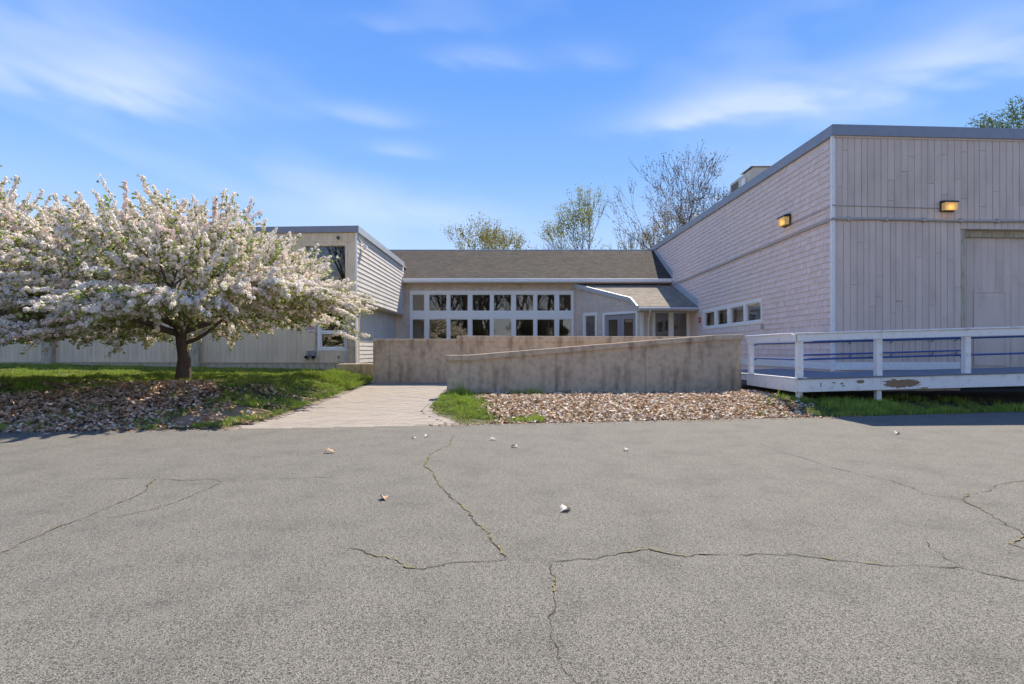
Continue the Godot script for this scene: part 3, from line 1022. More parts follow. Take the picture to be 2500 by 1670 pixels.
	shingles(sl, PackedVector2Array([Vector2(0.0, 0.84), Vector2(9.49, 0.84), Vector2(9.49, 3.38), Vector2(0.0, 3.38)]), 0.19, 0.42, 0.02, 0.003, [], b, M.clapboard_paint, "shingle", 0, 0, 0, 0.04)
	# roof edge and flat roof
	mb = MB.new()
	fbox(mb, f, 0, L + 0.10, 6.142, 6.40, 0.0, 0.10)
	part("front_fascia", mb, M.fascia_metal, b)
	mb = MB.new()
	fbox(mb, su, -0.09, 9.6, 6.14, 6.405, 0.0, 0.11)
	part("side_fascia", mb, M.flashing, b)
	mb = MB.new()
	mb.prism(PackedVector3Array([corner + Vector3(0, 6.2, 0), corner + Vector3(0, 6.2, -12), f.at(0, 6.2) + Vector3(0, 0, -12), f.at(0, 6.2)]), Vector3(0, 0.15, 0))
	part("roof", mb, M.flat_roof, b)
	mb = MB.new()
	mb.box(f.at(0, 0.2, -12), Vector3(18, 0, 0), Vector3(0, 6, 0), Vector3(0, 0, -0.2))
	mb.box(f.at(0, 0.2, -12), Vector3(0.2, 0, 0), Vector3(0, 6, 0), Vector3(0, 0, 11.9))
	part("rear_wall", mb, M.left_paint, b)
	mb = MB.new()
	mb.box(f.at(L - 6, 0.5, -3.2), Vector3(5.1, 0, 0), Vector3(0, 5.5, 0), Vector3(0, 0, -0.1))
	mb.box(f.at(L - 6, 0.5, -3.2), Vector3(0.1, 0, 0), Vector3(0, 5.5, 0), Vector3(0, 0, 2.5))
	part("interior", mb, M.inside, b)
	# fittings
	var sg := thing("fire_sign", low.at(L - 2.0, 2.1, 0.02), "small white sign with red FDC lettering and arrow beside the sash window", "sign")
	mb = MB.new()
	fboard(mb, low, L - 2.18, L - 1.83, 2.12, 2.44, 0.012, 0.022, 0.003)
	part("plate", mb, M.sign_white, sg)
	var tm := TextMesh.new()
	var sf := SystemFont.new()
	sf.font_names = PackedStringArray(["Droid Sans"])
	sf.font_weight = 700
	tm.font = sf
	tm.text = "FDC"
	tm.font_size = 32
	tm.pixel_size = 0.0052
	tm.depth = 0.004
	piece("lettering", tm, M.sign_red, sg, Transform3D(Basis(low.u, low.v, low.w), low.at(L - 2.005, 2.315, 0.0245)))
	mb = MB.new()
	strip(mb, low, [[L - 2.045, 2.19], [L - 2.005, 2.145], [L - 1.965, 2.19]], 0.0225, 0.025)
	strip(mb, low, [[L - 2.175, 2.425], [L - 1.835, 2.425], [L - 1.835, 2.435], [L - 2.175, 2.435]], 0.0225, 0.025)
	strip(mb, low, [[L - 2.175, 2.125], [L - 1.835, 2.125], [L - 1.835, 2.135], [L - 2.175, 2.135]], 0.0225, 0.025)
	part("arrow", mb, M.sign_red, sg)
	var fc := thing("fire_hose_inlet", low.at(L - 2.0, 1.1, 0.02), "grey wall-mounted twin fire hose inlet below the small red sign", "hose inlet")
	mb = MB.new()
	fboard(mb, low, L - 2.22, L - 1.80, 1.10, 1.38, 0.012, 0.04, 0.008)
	part("wall_plate", mb, M.grey_metal, fc)
	for q in 2:
		var c := L - 2.11 + q * 0.2
		pipe("coupling", [low.at(c, 1.22, 0.03), low.at(c + (q - 0.5) * 0.06, 1.18, 0.12), low.at(c + (q - 0.5) * 0.1, 1.12, 0.2)], 0.06, M.grey_metal, fc, 10)
		pipe("cap", [low.at(c + (q - 0.5) * 0.1, 1.12, 0.2), low.at(c + (q - 0.5) * 0.11, 1.105, 0.23)], 0.07, M.dark_metal, fc, 10)
		pipe("chain", [low.at(c + (q - 0.5) * 0.1, 1.08, 0.21), low.at(c + 0.02, 0.99, 0.14), low.at(c - 0.02, 1.09, 0.05)], 0.012, M.dark_metal, fc, 4)
	var cam := thing("security_camera", f.at(L - 0.73, 5.86, 0.02), "small dark security camera under the grey roof edge", "camera")
	mb = MB.new()
	fboard(mb, f, L - 0.79, L - 0.67, 5.86, 6.0, 0.02, 0.06, 0.01)
	part("bracket", mb, M.grey_metal, cam)
	pipe("camera_body", [f.at(L - 0.73, 5.93, 0.05), f.at(L - 0.70, 5.90, 0.2)], 0.045, M.dark_metal, cam)
	var fl := thing("flood_lamp", su.at(0.6, 5.7, 0.02), "small pale flood lamp bracket on the sunlit clapboard wall", "lamp")
	pipe("arm", [su.at(0.05, 6.0, 0.03), su.at(0.6, 5.86, 0.05), su.at(0.75, 5.75, 0.16)], 0.02, M.white_trim, fl)
	mb = MB.new()
	fboard(mb, su, 0.66, 0.86, 5.58, 5.76, 0.08, 0.24, 0.02)
	part("lamp_head", mb, M.white_trim, fl)
	fl = thing("hose_tap", low.at(L - 0.9, 1.05, 0.0), "small dark hose tap on the siding under the sash window", "tap")
	pipe("tap_body", [low.at(L - 0.86, 1.16, 0.0), low.at(L - 0.86, 1.15, 0.09), low.at(L - 0.86, 1.05, 0.10)], 0.022, M.dark_metal, fl)

# ------------------------------------------------------------------ ground, road, path
func build_ground() -> void:
	var xs := []
	var ds := []
	for a in [-420.0, -250.0, -150.0, -100.0, -70.0, -50.0, -40.0, -32.0, -27.0]: xs.append(a)
	var x := -23.0
	while x < 17.0:
		xs.append(x)
		x += 0.2
	for a in [18.0, 20.0, 24.0, 30.0, 40.0, 60.0, 100.0, 180.0, 420.0]: xs.append(a)
	for a in [-420.0, -200.0, -90.0, -50.0, -30.0, -15.0, -5.0, 2.0, 6.0]: ds.append(a)
	var d := 8.4
	while d < 24.4:
		ds.append(d)
		d += 0.2
	for a in [25.0, 27.0, 30.0, 34.0, 40.0, 50.0, 70.0, 110.0, 200.0, 420.0]: ds.append(a)
	var mb := MB.new()
	var nz := noise_of(41, 0.9, 3)
	for b in ds:
		for a in xs:
			var h := ground_h(a, b)
			if h > 0.05 and b > 11.0: h += nz.get_noise_2d(a, b) * 0.02
			mb.v.append(Vector3(a, h, -b))
			var l := litter(a, b)
			var s := sand(a, b)
			var col := Color(0.085, 0.10, 0.03).lerp(Color(0.13, 0.085, 0.055), l).lerp(Color(0.42, 0.27, 0.16), s)
			if a > path_left(b) - 0.05 and a < path_right(b) + 0.05 and b < 20: col = Color(0.25, 0.2, 0.16)
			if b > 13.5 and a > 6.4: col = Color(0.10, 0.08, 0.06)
			mb.c.append(col)
	var w := xs.size()
	for q in ds.size() - 1:
		for p in w - 1:
			var k := q * w + p
			mb.i.append_array(PackedInt32Array([k, k + w + 1, k + 1, k, k + w, k + w + 1]))
	mb.n.resize(mb.v.size())
	for q in range(ds.size()):
		for p in w:
			var k := q * w + p
			var l: Vector3 = mb.v[k - 1 if p > 0 else k]
			var r: Vector3 = mb.v[k + 1 if p < w - 1 else k]
			var f: Vector3 = mb.v[k - w if q > 0 else k]
			var g: Vector3 = mb.v[k + w if q < ds.size() - 1 else k]
			mb.n[k] = (r - l).cross(g - f).normalized()
	tag(part("ground", mb, M.soil, self), "", "", "", "structure")
	# road
	mb = MB.new()
	var edge := []
	for q in 241: edge.append(-60.0 + q * 0.5)
	var wob := noise_of(42, 1.7, 3)
	for q in edge.size() - 1:
		var x0: float = edge[q]
		var x1: float = edge[q + 1]
		var d0 := edge_d(x0) + wob.get_noise_1d(x0 * 3.0) * 0.05
		var d1 := edge_d(x1) + wob.get_noise_1d(x1 * 3.0) * 0.05
		mb.quad(Vector3(x0, 0, 11), Vector3(x1, 0, 11), Vector3(x1, 0, -d1), Vector3(x0, 0, -d0))
		mb.quad(Vector3(x0, 0, -d0), Vector3(x1, 0, -d1), Vector3(x1, -0.05, -d1), Vector3(x0, -0.05, -d0))
	var road := part("road", mb, M.asphalt, self)
	tag(road, "", "", "", "structure")
	cracks(road)

func cracks(road: Node) -> void:
	# cracks in the asphalt: [width, share filled with moss, points as x, distance]
	var lines := [[0.01, 0.62, [[-0.996, 9.442], [-0.957, 8.465], [-1.127, 7.752], [-1.089, 6.947], [-0.939, 6.634], [-0.834, 6.137], [-0.596, 5.455], [-0.442, 5.114], [-0.336, 4.72], [-0.215, 4.436], [-0.12, 4.091], [-0.069, 3.855]]],
		[0.007, 0.12, [[-1.165, 4.046], [-1.082, 4.024], [-0.949, 3.917], [-0.798, 3.835], [-0.682, 3.682], [-0.583, 3.675], [-0.453, 3.749], [-0.355, 3.769], [-0.069, 3.815], [-0.014, 3.855], [0.233, 3.815]]],
		[0.009, 0.42, [[0.233, 3.815], [0.542, 3.843], [0.686, 3.917], [0.955, 4.046], [1.025, 3.959], [1.168, 3.884], [1.379, 3.938], [1.624, 3.917], [1.926, 3.925]]],
		[0.008, 0.05, [[1.926, 3.925], [2.134, 3.815], [2.49, 3.719], [2.885, 3.7], [2.965, 3.592], [3.089, 3.473], [3.17, 3.347]]],
		[0.007, 0.25, [[0.236, 3.815], [0.232, 3.682], [0.252, 3.575], [0.228, 3.317], [0.223, 3.12], [0.19, 2.969], [0.189, 2.789], [0.195, 2.687], [0.216, 2.522], [0.257, 2.405], [0.279, 2.287]]],
		[0.007, 0.05, [[3.703, 8.767], [3.666, 7.834], [3.764, 7.439], [3.77, 6.882], [3.863, 6.552], [4.039, 6.137], [4.046, 5.845], [3.991, 5.596], [4.191, 5.375]]],
		[0.009, 0.5, [[4.191, 5.375], [4.097, 5.01], [3.964, 4.631], [3.852, 4.332], [3.814, 4.16]]],
		[0.007, 0.2, [[4.243, 5.415], [4.435, 5.579], [4.734, 5.709], [5.056, 5.987], [5.457, 6.137], [5.673, 6.188]]],
		[0.008, 0.55, [[-3.507, 3.815], [-3.53, 3.938], [-3.567, 4.137], [-3.598, 4.49], [-3.588, 4.845], [-3.612, 5.114], [-3.628, 5.621], [-3.788, 5.939], [-3.898, 6.241]]],
		[0.007, 0.25, [[-5.134, 6.116], [-4.606, 6.188], [-4.265, 6.241], [-3.931, 6.294], [-3.576, 6.157], [-3.269, 6.241], [-3.111, 6.116], [-2.724, 6.188], [-1.991, 6.327]]],
		[0.005, 0.2, [[-3.567, 4.72], [-3.381, 4.813], [-3.176, 5.01], [-3.095, 5.399], [-3.093, 6.036]]],
		[0.005, 0.0, [[2.992, 4.184], [2.937, 3.98], [2.886, 3.719]]],
		[0.008, 0.5, [[3.598, 4.046], [3.588, 4.137], [3.778, 4.281], [3.852, 4.332]]]]
	var nz := noise_of(43, 1.0, 3)
	for li in lines.size():
		var wide: float = lines[li][0] * 0.72
		var moss: float = lines[li][1]
		var p: Array = lines[li][2]
		var pts := []
		for k in p.size() - 1:
			var a := Vector2(p[k][0], p[k][1])
			var b := Vector2(p[k + 1][0], p[k + 1][1])
			var n := maxi(2, int(a.distance_to(b) / 0.035))
			var side := (b - a).normalized().orthogonal()
			for q in n:
				var t := float(q) / n
				var c := a.lerp(b, t)
				c += side * nz.get_noise_2d(c.x * 7.0 + li * 9.0, c.y * 7.0) * 0.035 + side * rng.randf_range(-0.006, 0.006)
				pts.append(c)
		pts.append(Vector2(p[-1][0], p[-1][1]))
		var mb := MB.new()
		var mo := MB.new()
		for k in pts.size() - 1:
			var a: Vector2 = pts[k]
			var b: Vector2 = pts[k + 1]
			var s := (b - a).normalized().orthogonal()
			var n0 := nz.get_noise_2d(a.x * 3.0, a.y * 3.0 + 40.0)
			var n1 := nz.get_noise_2d(b.x * 3.0, b.y * 3.0 + 40.0)
			var w0 := wide * clampf(0.62 + n0 * 1.1, 0.12, 1.3)
			var w1 := wide * clampf(0.62 + n1 * 1.1, 0.12, 1.3)
			mb.quad(g3(a - s * w0), g3(b - s * w1), g3(b + s * w1), g3(a + s * w0))
			var m0 := nz.get_noise_2d(a.x * 1.1 + 30.0, a.y * 1.1)
			if m0 + moss * 1.2 > 0.45 and rng.randf() < 0.7:
				var r := wide * rng.randf_range(0.4, 1.7)
				var o := s * rng.randf_range(-1.0, 1.0) * wide
				var col := Color.WHITE.lerp(Color(1.2, 0.95, 0.8), rng.randf())
				mo.quad(g3(a - s * r + o, 0.008), g3(b - s * r * 0.6 + o, 0.007), g3(b + s * r + o, 0.008), g3(a + s * r * 0.7 + o, 0.009), col)
		part("crack", mb, M.crack_dirt, road)
		if mo.v.size(): part("crack_moss", mo, M.crack_moss, road)

func g3(p: Vector2, y := 0.004) -> Vector3:
	return Vector3(p.x, y, -p.y)

func build_path() -> void:
	var path := Node3D.new()
	path.name = "brick_path"
	add_child(path)
	path.position = Vector3(-3.3, 0, -15)
	origin[path] = path.position
	tag(path, "", "", "", "structure")
	var unit := MB.new()
	unit.board(Vector3(-0.5, 0.0, 0.5), Vector3(1, 0, 0), Vector3(0, 0, -1), Vector3(0, 1, 0), 0.03)
	var um := unit.mesh()
	var kinds: Array[StandardMaterial3D] = []
	var tones := [Color(1.0, 1.0, 1.0), Color(0.95, 0.94, 0.94), Color(1.0, 0.96, 0.92), Color(0.92, 0.91, 0.92), Color(1.03, 0.99, 0.96)]
	for q in 5:
		var z: StandardMaterial3D = M.paver.duplicate()
		var c: Color = M.paver.albedo_color.srgb_to_linear()
		z.albedo_color = lin(c.r * tones[q].r, c.g * tones[q].g, c.b * tones[q].b)
		kinds.append(z)
	var all := []
	var d := 10.0
	var row := 0
	while d < 19.34:
		var x := -5.3 + (0.1 if row % 2 else 0.0)
		while x < -0.8:
			var c := x + 0.1
			if c > path_left(d) + 0.04 and c < path_right(d) - 0.16 and d > edge_d(c) - 0.07:
				all.append([d, c, d, 0.0])
			x += 0.203
		d += 0.103
		row += 1
	# border course along the right side
	d = 10.75
	while d < 15.3:
		var s := (path_right(d + 0.05) - path_right(d - 0.05)) / 0.1
		all.append([d, path_right(d) - 0.075, d, atan(s)])
		d += 0.105 * cos(atan(s))
	all.sort()
	var mb := MB.new()
	var slope := Vector3(0, 0.0345, -1).normalized()
	for k in all.size():
		var q: Array = all[k]
		var lift := rng.randf_range(-0.002, 0.002)
		var up := Vector3(0, 1, 0.0345).normalized()
		var ux := Vector3(1, 0, 0)
		var uz := slope * -1.0
		if q[3] != 0.0:
			ux = Vector3(cos(q[3]), 0, sin(q[3]))
			uz = ux.cross(up).normalized()
		var t := Transform3D(Basis(ux * 0.198, up * 0.055, uz * 0.098), Vector3(q[1], path_h(q[2]) - 0.055 + lift, -q[2]))
		if k < 300:
			piece("paver", um, kinds[rng.randi() % 5], path, t)
		else:
			var col: Color = tones[rng.randi() % 5]
			mb.board(t * Vector3(-0.5, 0, 0.5), ux * 0.198, uz * -0.098, up * 0.055, 0.003, col)
	part("paver_field", mb, M.paver, path, "stuff")

# ------------------------------------------------------------------ concrete walls
func concrete_wall(label: String, f: Fr, lower: Array, cap_pts: Array, cap_h: float, thick: float, cuts: Array, over_: float) -> void:
	# lower: [[u, top]...] of the wall without its cap
	var t := thing("concrete_wall", f.at((lower[0][0] + lower[-1][0]) / 2, 0), label, "wall")
	var mb := MB.new()
	var at_u := func(u: float) -> float:
		for k in lower.size() - 1:
			if u <= lower[k + 1][0] + 1e-4:
				return lerpf(lower[k][1], lower[k + 1][1], (u - lower[k][0]) / (lower[k + 1][0] - lower[k][0]))
		return lower[-1][1]
	for k in cuts.size() - 1:
		mb = MB.new()
		var a: float = cuts[k] + (0.005 if k > 0 else 0.0)
		var b: float = cuts[k + 1] - (0.005 if k < cuts.size() - 2 else 0.0)
		var pts := [[a, -0.15], [b, -0.15], [b, at_u.call(b)]]
		for q in range(lower.size() - 1, -1, -1):
			if lower[q][0] > a + 0.01 and lower[q][0] < b - 0.01: pts.append(lower[q])
		pts.append([a, at_u.call(a)])
		strip(mb, f, pts, -thick, rng.randf_range(-0.004, 0.0))
		part("wall_panel", mb, M.concrete, t)
	mb = MB.new()
	strip(mb, f, [[cuts[0] + 0.02, -0.15], [cuts[-1] - 0.02, -0.15], [cuts[-1] - 0.02, lower[-1][1] - 0.02], [cuts[0] + 0.02, lower[0][1] - 0.02]], -thick + 0.02, -0.025)
	part("core", mb, M.concrete, t)
	for k in cap_pts.size() - 1:
		mb = MB.new()
		var c0: Array = cap_pts[k]
		var c1: Array = cap_pts[k + 1]
		mb.board(f.at(c0[0], c0[1], -thick - over_), f.at(c1[0], c1[1], 0) - f.at(c0[0], c0[1], 0), f.w * (thick + 2 * over_), f.v * cap_h, 0.012)
		part("cap", mb, M.concrete, t)

func build_walls() -> void:
	var f := Fr.new(Vector3(-1.78, 0, -15.2), Vector3(8.2, 0, -1.0), Vector3.UP, Vector3(1.0, 0, 8.2))
	var L := 8.26
	concrete_wall("long concrete ramp wall with sloping capped top behind the leaf bed", f, [[0.0, 1.13], [0.55, 1.13], [7.5, 1.69], [L, 1.71]], [[-0.03, 1.13], [0.55, 1.13], [7.5, 1.69], [L + 0.03, 1.71]], 0.14, 0.25, [0.0, 0.58, 2.95, 5.45, L], 0.06)
	f = Fr.new(Vector3(-4.77, 0, -19.4), Vector3.RIGHT, Vector3.UP, Vector3.BACK)
	concrete_wall("plain concrete wall across the end of the brick path", f, [[0.0, 1.68], [2.83, 1.68]], [[0.0, 1.68], [2.83, 1.68]], 0.105, 0.25, [0.0, 0.55, 1.62, 2.83], 0.02)
	f = Fr.new(Vector3(-1.94, 0, -19.38), Vector3.RIGHT, Vector3.UP, Vector3.BACK)
	concrete_wall("slightly taller concrete wall below the long window row", f, [[0.004, 1.69], [8.4, 1.66]], [[0.004, 1.69], [8.4, 1.66]], 0.2, 0.25, [0.004, 2.8, 5.6, 8.4], 0.03)
	f = Fr.new(Vector3(-6.32, 0, -20.5), Vector3.RIGHT, Vector3.UP, Vector3.BACK)
	concrete_wall("low stained concrete ledge between the corner pier and path wall", f, [[0.0, 0.84], [1.55, 0.84]], [[0.0, 0.84], [1.55, 0.84]], 0.07, 0.5, [0.0, 1.55], 0.0)

# ------------------------------------------------------------------ wooden ramp
func deck_y(x: float) -> float:
	return 0.725 + 0.028 * (x - 6.62)

func slope_board(mb: MB, x0: float, x1: float, h0: float, h1: float, d: float, thick: float, e := 0.006) -> void:
	# a board along the ramp: from deck height + h0 to + h1, its front at distance d
	var a := Vector3(x0, deck_y(x0) + h0, -d - thick)
	mb.board(a, Vector3(x1 - x0, deck_y(x1) - deck_y(x0), 0), Vector3(0, h1 - h0, 0), Vector3(0, 0, thick), e)

func build_ramp() -> void:
	var t := thing("wooden_ramp", Vector3(10.0, 0.2, -14.7), "white railed wooden access ramp with worn grey deck along the hall front", "ramp")
	var mb: MB
	var d := 13.34
	var k := 0
	while d < 19.0:
		mb = MB.new()
		var x1 := 16.5 if d < 15.95 else 8.86
		slope_board(mb, 6.62, x1, -0.04, 0.0 + rng.randf_range(-0.002, 0.002), d, 0.134, 0.004)
		part("deck_plank", mb, M.deck_paint, t)
		d += 0.14
		k += 1
	# skirt boards
	for s in [[6.58, 8.49], [8.495, 12.6], [12.605, 16.5]]:
		mb = MB.new()
		slope_board(mb, s[0], s[1], -0.30, -0.006, 13.28, 0.045)
		part("skirt_board", mb, M.rail_white, t)
	mb = MB.new()
	slope_board(mb, 6.56, 16.5, -0.004, 0.028, 13.25, 0.13, 0.008)
	part("deck_edge", mb, M.deck_paint, t)
	mb = MB.new()
	mb.board(Vector3(6.58, deck_y(6.6) - 0.30, -16.1), Vector3(0, 0, 2.775), Vector3(0, 0.294, 0), Vector3(-0.045, 0, 0), 0.006)
	part("skirt_board", mb, M.rail_white, t)
	mb = MB.new()
	mb.board(Vector3(6.535, deck_y(6.6) - 0.003, -16.1), Vector3(0, 0, 2.84), Vector3(0, 0.03, 0), Vector3(0.13, 0, 0), 0.006)
	part("deck_edge", mb, M.rail_white, t)
	# posts
	for x in [6.60, 8.44, 10.50, 12.56, 14.6]:
		mb = MB.new()
		mb.board(Vector3(x, deck_y(x) + 0.02, -13.47), Vector3(0.135, 0, 0), Vector3(0, 1.0, 0), Vector3(0, 0, 0.135), 0.01)
		part("post", mb, M.rail_white, t)
		if x > 9.0: continue
		mb = MB.new()
		mb.board(Vector3(x + 0.01, ground_h(x, 13.4) - 0.1, -13.47), Vector3(0.115, 0, 0), Vector3(0, deck_y(x) - 0.29 - ground_h(x, 13.4) + 0.1, 0), Vector3(0, 0, 0.115), 0.006)
		part("post_foot", mb, M.rail_white, t)
	for dd in [16.08, 15.0]:
		if dd < 15.5: continue
		mb = MB.new()
		mb.board(Vector3(6.56, deck_y(6.6) + 0.02, -dd), Vector3(0.12, 0, 0), Vector3(0, 1.0, 0), Vector3(0, 0, 0.12), 0.01)
		part("post", mb, M.rail_white, t)
	# rail boards and caps
	for s in [[6.58, 8.52], [8.525, 12.62], [12.625, 16.5]]:
		mb = MB.new()
		slope_board(mb, s[0], s[1], 0.885, 1.045, 13.295, 0.035)
		part("rail_board", mb, M.rail_white, t)
		mb = MB.new()
		slope_board(mb, s[0] - 0.03, s[1], 1.046, 1.085, 13.265, 0.21, 0.008)
		part("rail_cap", mb, M.rail_white, t)
	mb = MB.new()
	mb.board(Vector3(6.56, deck_y(6.6) + 0.885, -16.1), Vector3(0, 0, 2.77), Vector3(0, 0.16, 0), Vector3(-0.035, 0, 0), 0.006)
	part("rail_board", mb, M.rail_white, t)
	mb = MB.new()
	mb.board(Vector3(6.50, deck_y(6.6) + 1.046, -16.12), Vector3(0.2, 0, 0), Vector3(0, 0, 2.63), Vector3(0, 0.038, 0), 0.008)
	part("rail_cap", mb, M.rail_white, t)
	# blue handrails inside the posts
	for h in [0.85, 0.45]:
		var run := []
		for q in 9: run.append(Vector3(6.85 + q * 1.2, deck_y(6.85 + q * 1.2) + h, -13.58))
		pipe("handrail", run, 0.024, M.blue_rail, t)
		pipe("handrail", [Vector3(6.80, deck_y(6.7) + h, -13.6), Vector3(6.78, deck_y(6.7) + h, -16.0), Vector3(6.72, deck_y(6.7) + h - 0.05, -16.03)], 0.022, M.blue_rail, t)
		for x in [6.70, 8.51, 10.57, 12.63]:
			pipe("bracket", [Vector3(x, deck_y(x) + h - 0.09, -13.46), Vector3(x, deck_y(x) + h - 0.08, -13.55), Vector3(x, deck_y(x) + h, -13.58)], 0.012, M.blue_rail, t, 6)
	# patches where the paint has come off
	var spots := [[8.51, 9.43, -0.27, -0.045, 0.9], [7.92, 8.12, -0.14, -0.05, 0.7], [7.55, 7.63, -0.15, -0.10, 0.8], [7.36, 7.45, -0.115, -0.08, 0.8], [7.09, 7.12, -0.20, -0.07, 0.6], [9.4, 9.6, -0.295, -0.26, 0.6], [7.6, 7.66, -0.20, -0.16, 0.7]]
	for s in spots:
		mb = MB.new()
		var cx: float = (s[0] + s[1]) / 2
		var cy: float = (s[2] + s[3]) / 2
		var n := 60
		var ring := PackedVector3Array()
		for q in n:
			var a := TAU * q / n
			var sx := signf(cos(a)) * pow(absf(cos(a)), 0.6)
			var sy := signf(sin(a)) * pow(absf(sin(a)), 0.6)
			var j := 0.85 + 0.3 * sin(q * 0.9) * sin(q * 2.3) * 0.5 + rng.randf_range(-0.12, 0.1)
			var px: float = cx + sx * (s[1] - s[0]) / 2 * j
			ring.append(Vector3(px, deck_y(px) + cy + sy * (s[3] - s[2]) / 2 * j, -13.2785))
		for q in n:
			mb.tri(Vector3(cx, deck_y(cx) + cy, -13.2785), ring[q], ring[(q + 1) % n])
		part("peeled_paint", mb, M.bare_wood, t)
	# joists seen in the dark below
	for q in 6:
		mb = MB.new()
		mb.box(Vector3(6.9 + q * 1.9, deck_y(6.9 + q * 1.9) - 0.25, -15.9), Vector3(0.05, 0, 0), Vector3(0, 0.2, 0), Vector3(0, 0, 2.5))
		part("joist", mb, M.bare_wood, t)
	var hr := thing("handrail", Vector3(10.3, 0.8, -16.0), "blue double pipe handrail fixed along the vertical board hall front", "handrail")
	for h in [0.50, 0.87]:
		var run := [Vector3(7.95, deck_y(7.95) + h, -15.95)]
		for q in 6:
			var x := 8.6 + q * 0.83
			run.append(Vector3(x, deck_y(x) + h, -15.97 - maxf(0.0, x - 8.98) * 0.0577))
		pipe("rail", run, 0.022, M.blue_rail, hr)
		for x in [9.4, 10.6, 11.8, 12.5]:
			var z: float = -15.97 - (x - 8.98) * 0.0577
			pipe("bracket", [Vector3(x, deck_y(x) + h - 0.09, z - 0.14), Vector3(x, deck_y(x) + h - 0.08, z - 0.03), Vector3(x, deck_y(x) + h, z)], 0.012, M.blue_rail, hr, 6)
	for x in [7.95, 12.75]:
		var z := -15.95 - maxf(0.0, x - 8.98) * 0.0577 - (0.02 if x > 8.98 else 0.0)
		pipe("rail_end", [Vector3(x, deck_y(x) + 0.50, z), Vector3(x, deck_y(x) + 0.87, z)], 0.022, M.blue_rail, hr)
	pipe("rail_post", [Vector3(8.0, deck_y(8.0), -15.95), Vector3(8.0, deck_y(8.0) + 0.86, -15.95)], 0.022, M.blue_rail, hr)
	# ramp floor between the concrete walls
	mb = MB.new()
	mb.prism(PackedVector3Array([Vector3(-1.7, 0.30, -15.5), Vector3(6.5, 0.72, -16.5), Vector3(6.5, 0.72, -19.36), Vector3(-1.7, 0.30, -19.36)]), Vector3(0, -0.2, 0))
	tag(part("ramp_floor", mb, M.concrete, self), "", "", "", "structure")

func build_roof_unit() -> void:
	var t := thing("rooftop_unit", Vector3(10.4, 7.55, -23.6), "tan air handling unit standing on the flat hall roof", "air conditioner")
	var f := Fr.new(Vector3(0, 0, 0), Vector3.RIGHT, Vector3.UP, Vector3.BACK)
	var mb := MB.new()
	mb.prism(PackedVector3Array([Vector3(9.45, 7.6, -24.0), Vector3(9.45, 8.62, -24.0), Vector3(9.6, 8.74, -24.0), Vector3(11.6, 8.74, -24.0), Vector3(11.6, 7.6, -24.0)]), Vector3(0, 0, 1.0))
	part("housing", mb, M.unit_metal, t)
	mb = MB.new()
	mb.board(Vector3(9.5, 8.745, -24.05), Vector3(2.15, 0, 0), Vector3(0, 0, 1.1), Vector3(0, 0.05, 0), 0.01)
	part("lid", mb, M.grey_metal, t)
	mb = MB.new()
	mb.board(Vector3(9.50, 7.6, -25.2), Vector3(2.0, 0, 0), Vector3(0, 1.08, 0), Vector3(0, 0, 1.19), 0.01)
	part("intake_box", mb, M.unit_metal, t)
	for q in 8:
		mb = MB.new()
		mb.box(Vector3(9.475, 7.80 + q * 0.1, -25.05), Vector3(0.025, 0, 0), Vector3(0, 0.06, 0.0), Vector3(0, 0, 0.75))
		part("louvre", mb, M.dark_metal, t)
	mb = MB.new()
	mb.board(Vector3(9.43, 7.95, -23.75), Vector3(0, 0, 0.42), Vector3(0, 0.5, 0), Vector3(-0.03, 0, 0), 0.008)
	part("access_panel", mb, M.white_trim, t)
	mb = MB.new()
	mb.board(Vector3(9.75, 7.95, -23.0), Vector3(0.5, 0, 0), Vector3(0, 0.45, 0), Vector3(0, 0, 0.025), 0.008)
	part("access_panel", mb, M.white_trim, t)
	t = thing("roof_duct", Vector3(9.7, 7.6, -27.5), "long low pale duct running along the hall roof edge", "duct")
	mb = MB.new()
	mb.board(Vector3(9.45, 7.62, -30.0), Vector3(0.5, 0, 0), Vector3(0, 0.62, 0), Vector3(0, 0, 4.7), 0.01)
	part("duct_body", mb, M.unit_metal, t)
	mb = MB.new()
	mb.board(Vector3(9.42, 7.62, -30.35), Vector3(0.6, 0, 0), Vector3(0, 0.85, 0), Vector3(0, 0, 0.35), 0.01)
	part("duct_end", mb, M.unit_metal, t)

# ------------------------------------------------------------------ plants
func leaf_mesh(lobed: bool) -> ArrayMesh:
	# one leaf about one unit long, lying in xz, bent up at its sides
	var mb := MB.new()
	var half := [[0.0, 0.02], [0.12, 0.10], [0.22, 0.26], [0.32, 0.15], [0.45, 0.34], [0.56, 0.17], [0.70, 0.28], [0.82, 0.12], [1.0, 0.0]] if lobed else [[0.0, 0.01], [0.2, 0.2], [0.5, 0.27], [0.8, 0.15], [1.0, 0.0]]
	for k in half.size() - 1:
		var a0: float = half[k][0] - 0.5
		var a1: float = half[k + 1][0] - 0.5
		var y0 := 0.10 * sin(half[k][0] * 5.0)
		var y1 := 0.10 * sin(half[k + 1][0] * 5.0)
		for s in [-1.0, 1.0]:
			var p := Vector3(a0, y0, 0)
			var q := Vector3(a1, y1, 0)
			var r := Vector3(a1, y1 + half[k + 1][1] * 0.35, half[k + 1][1] * s)
			var t := Vector3(a0, y0 + half[k][1] * 0.35, half[k][1] * s)
			if s > 0: mb.quad(p, t, r, q)
			else: mb.quad(p, q, r, t)
	return mb.mesh()

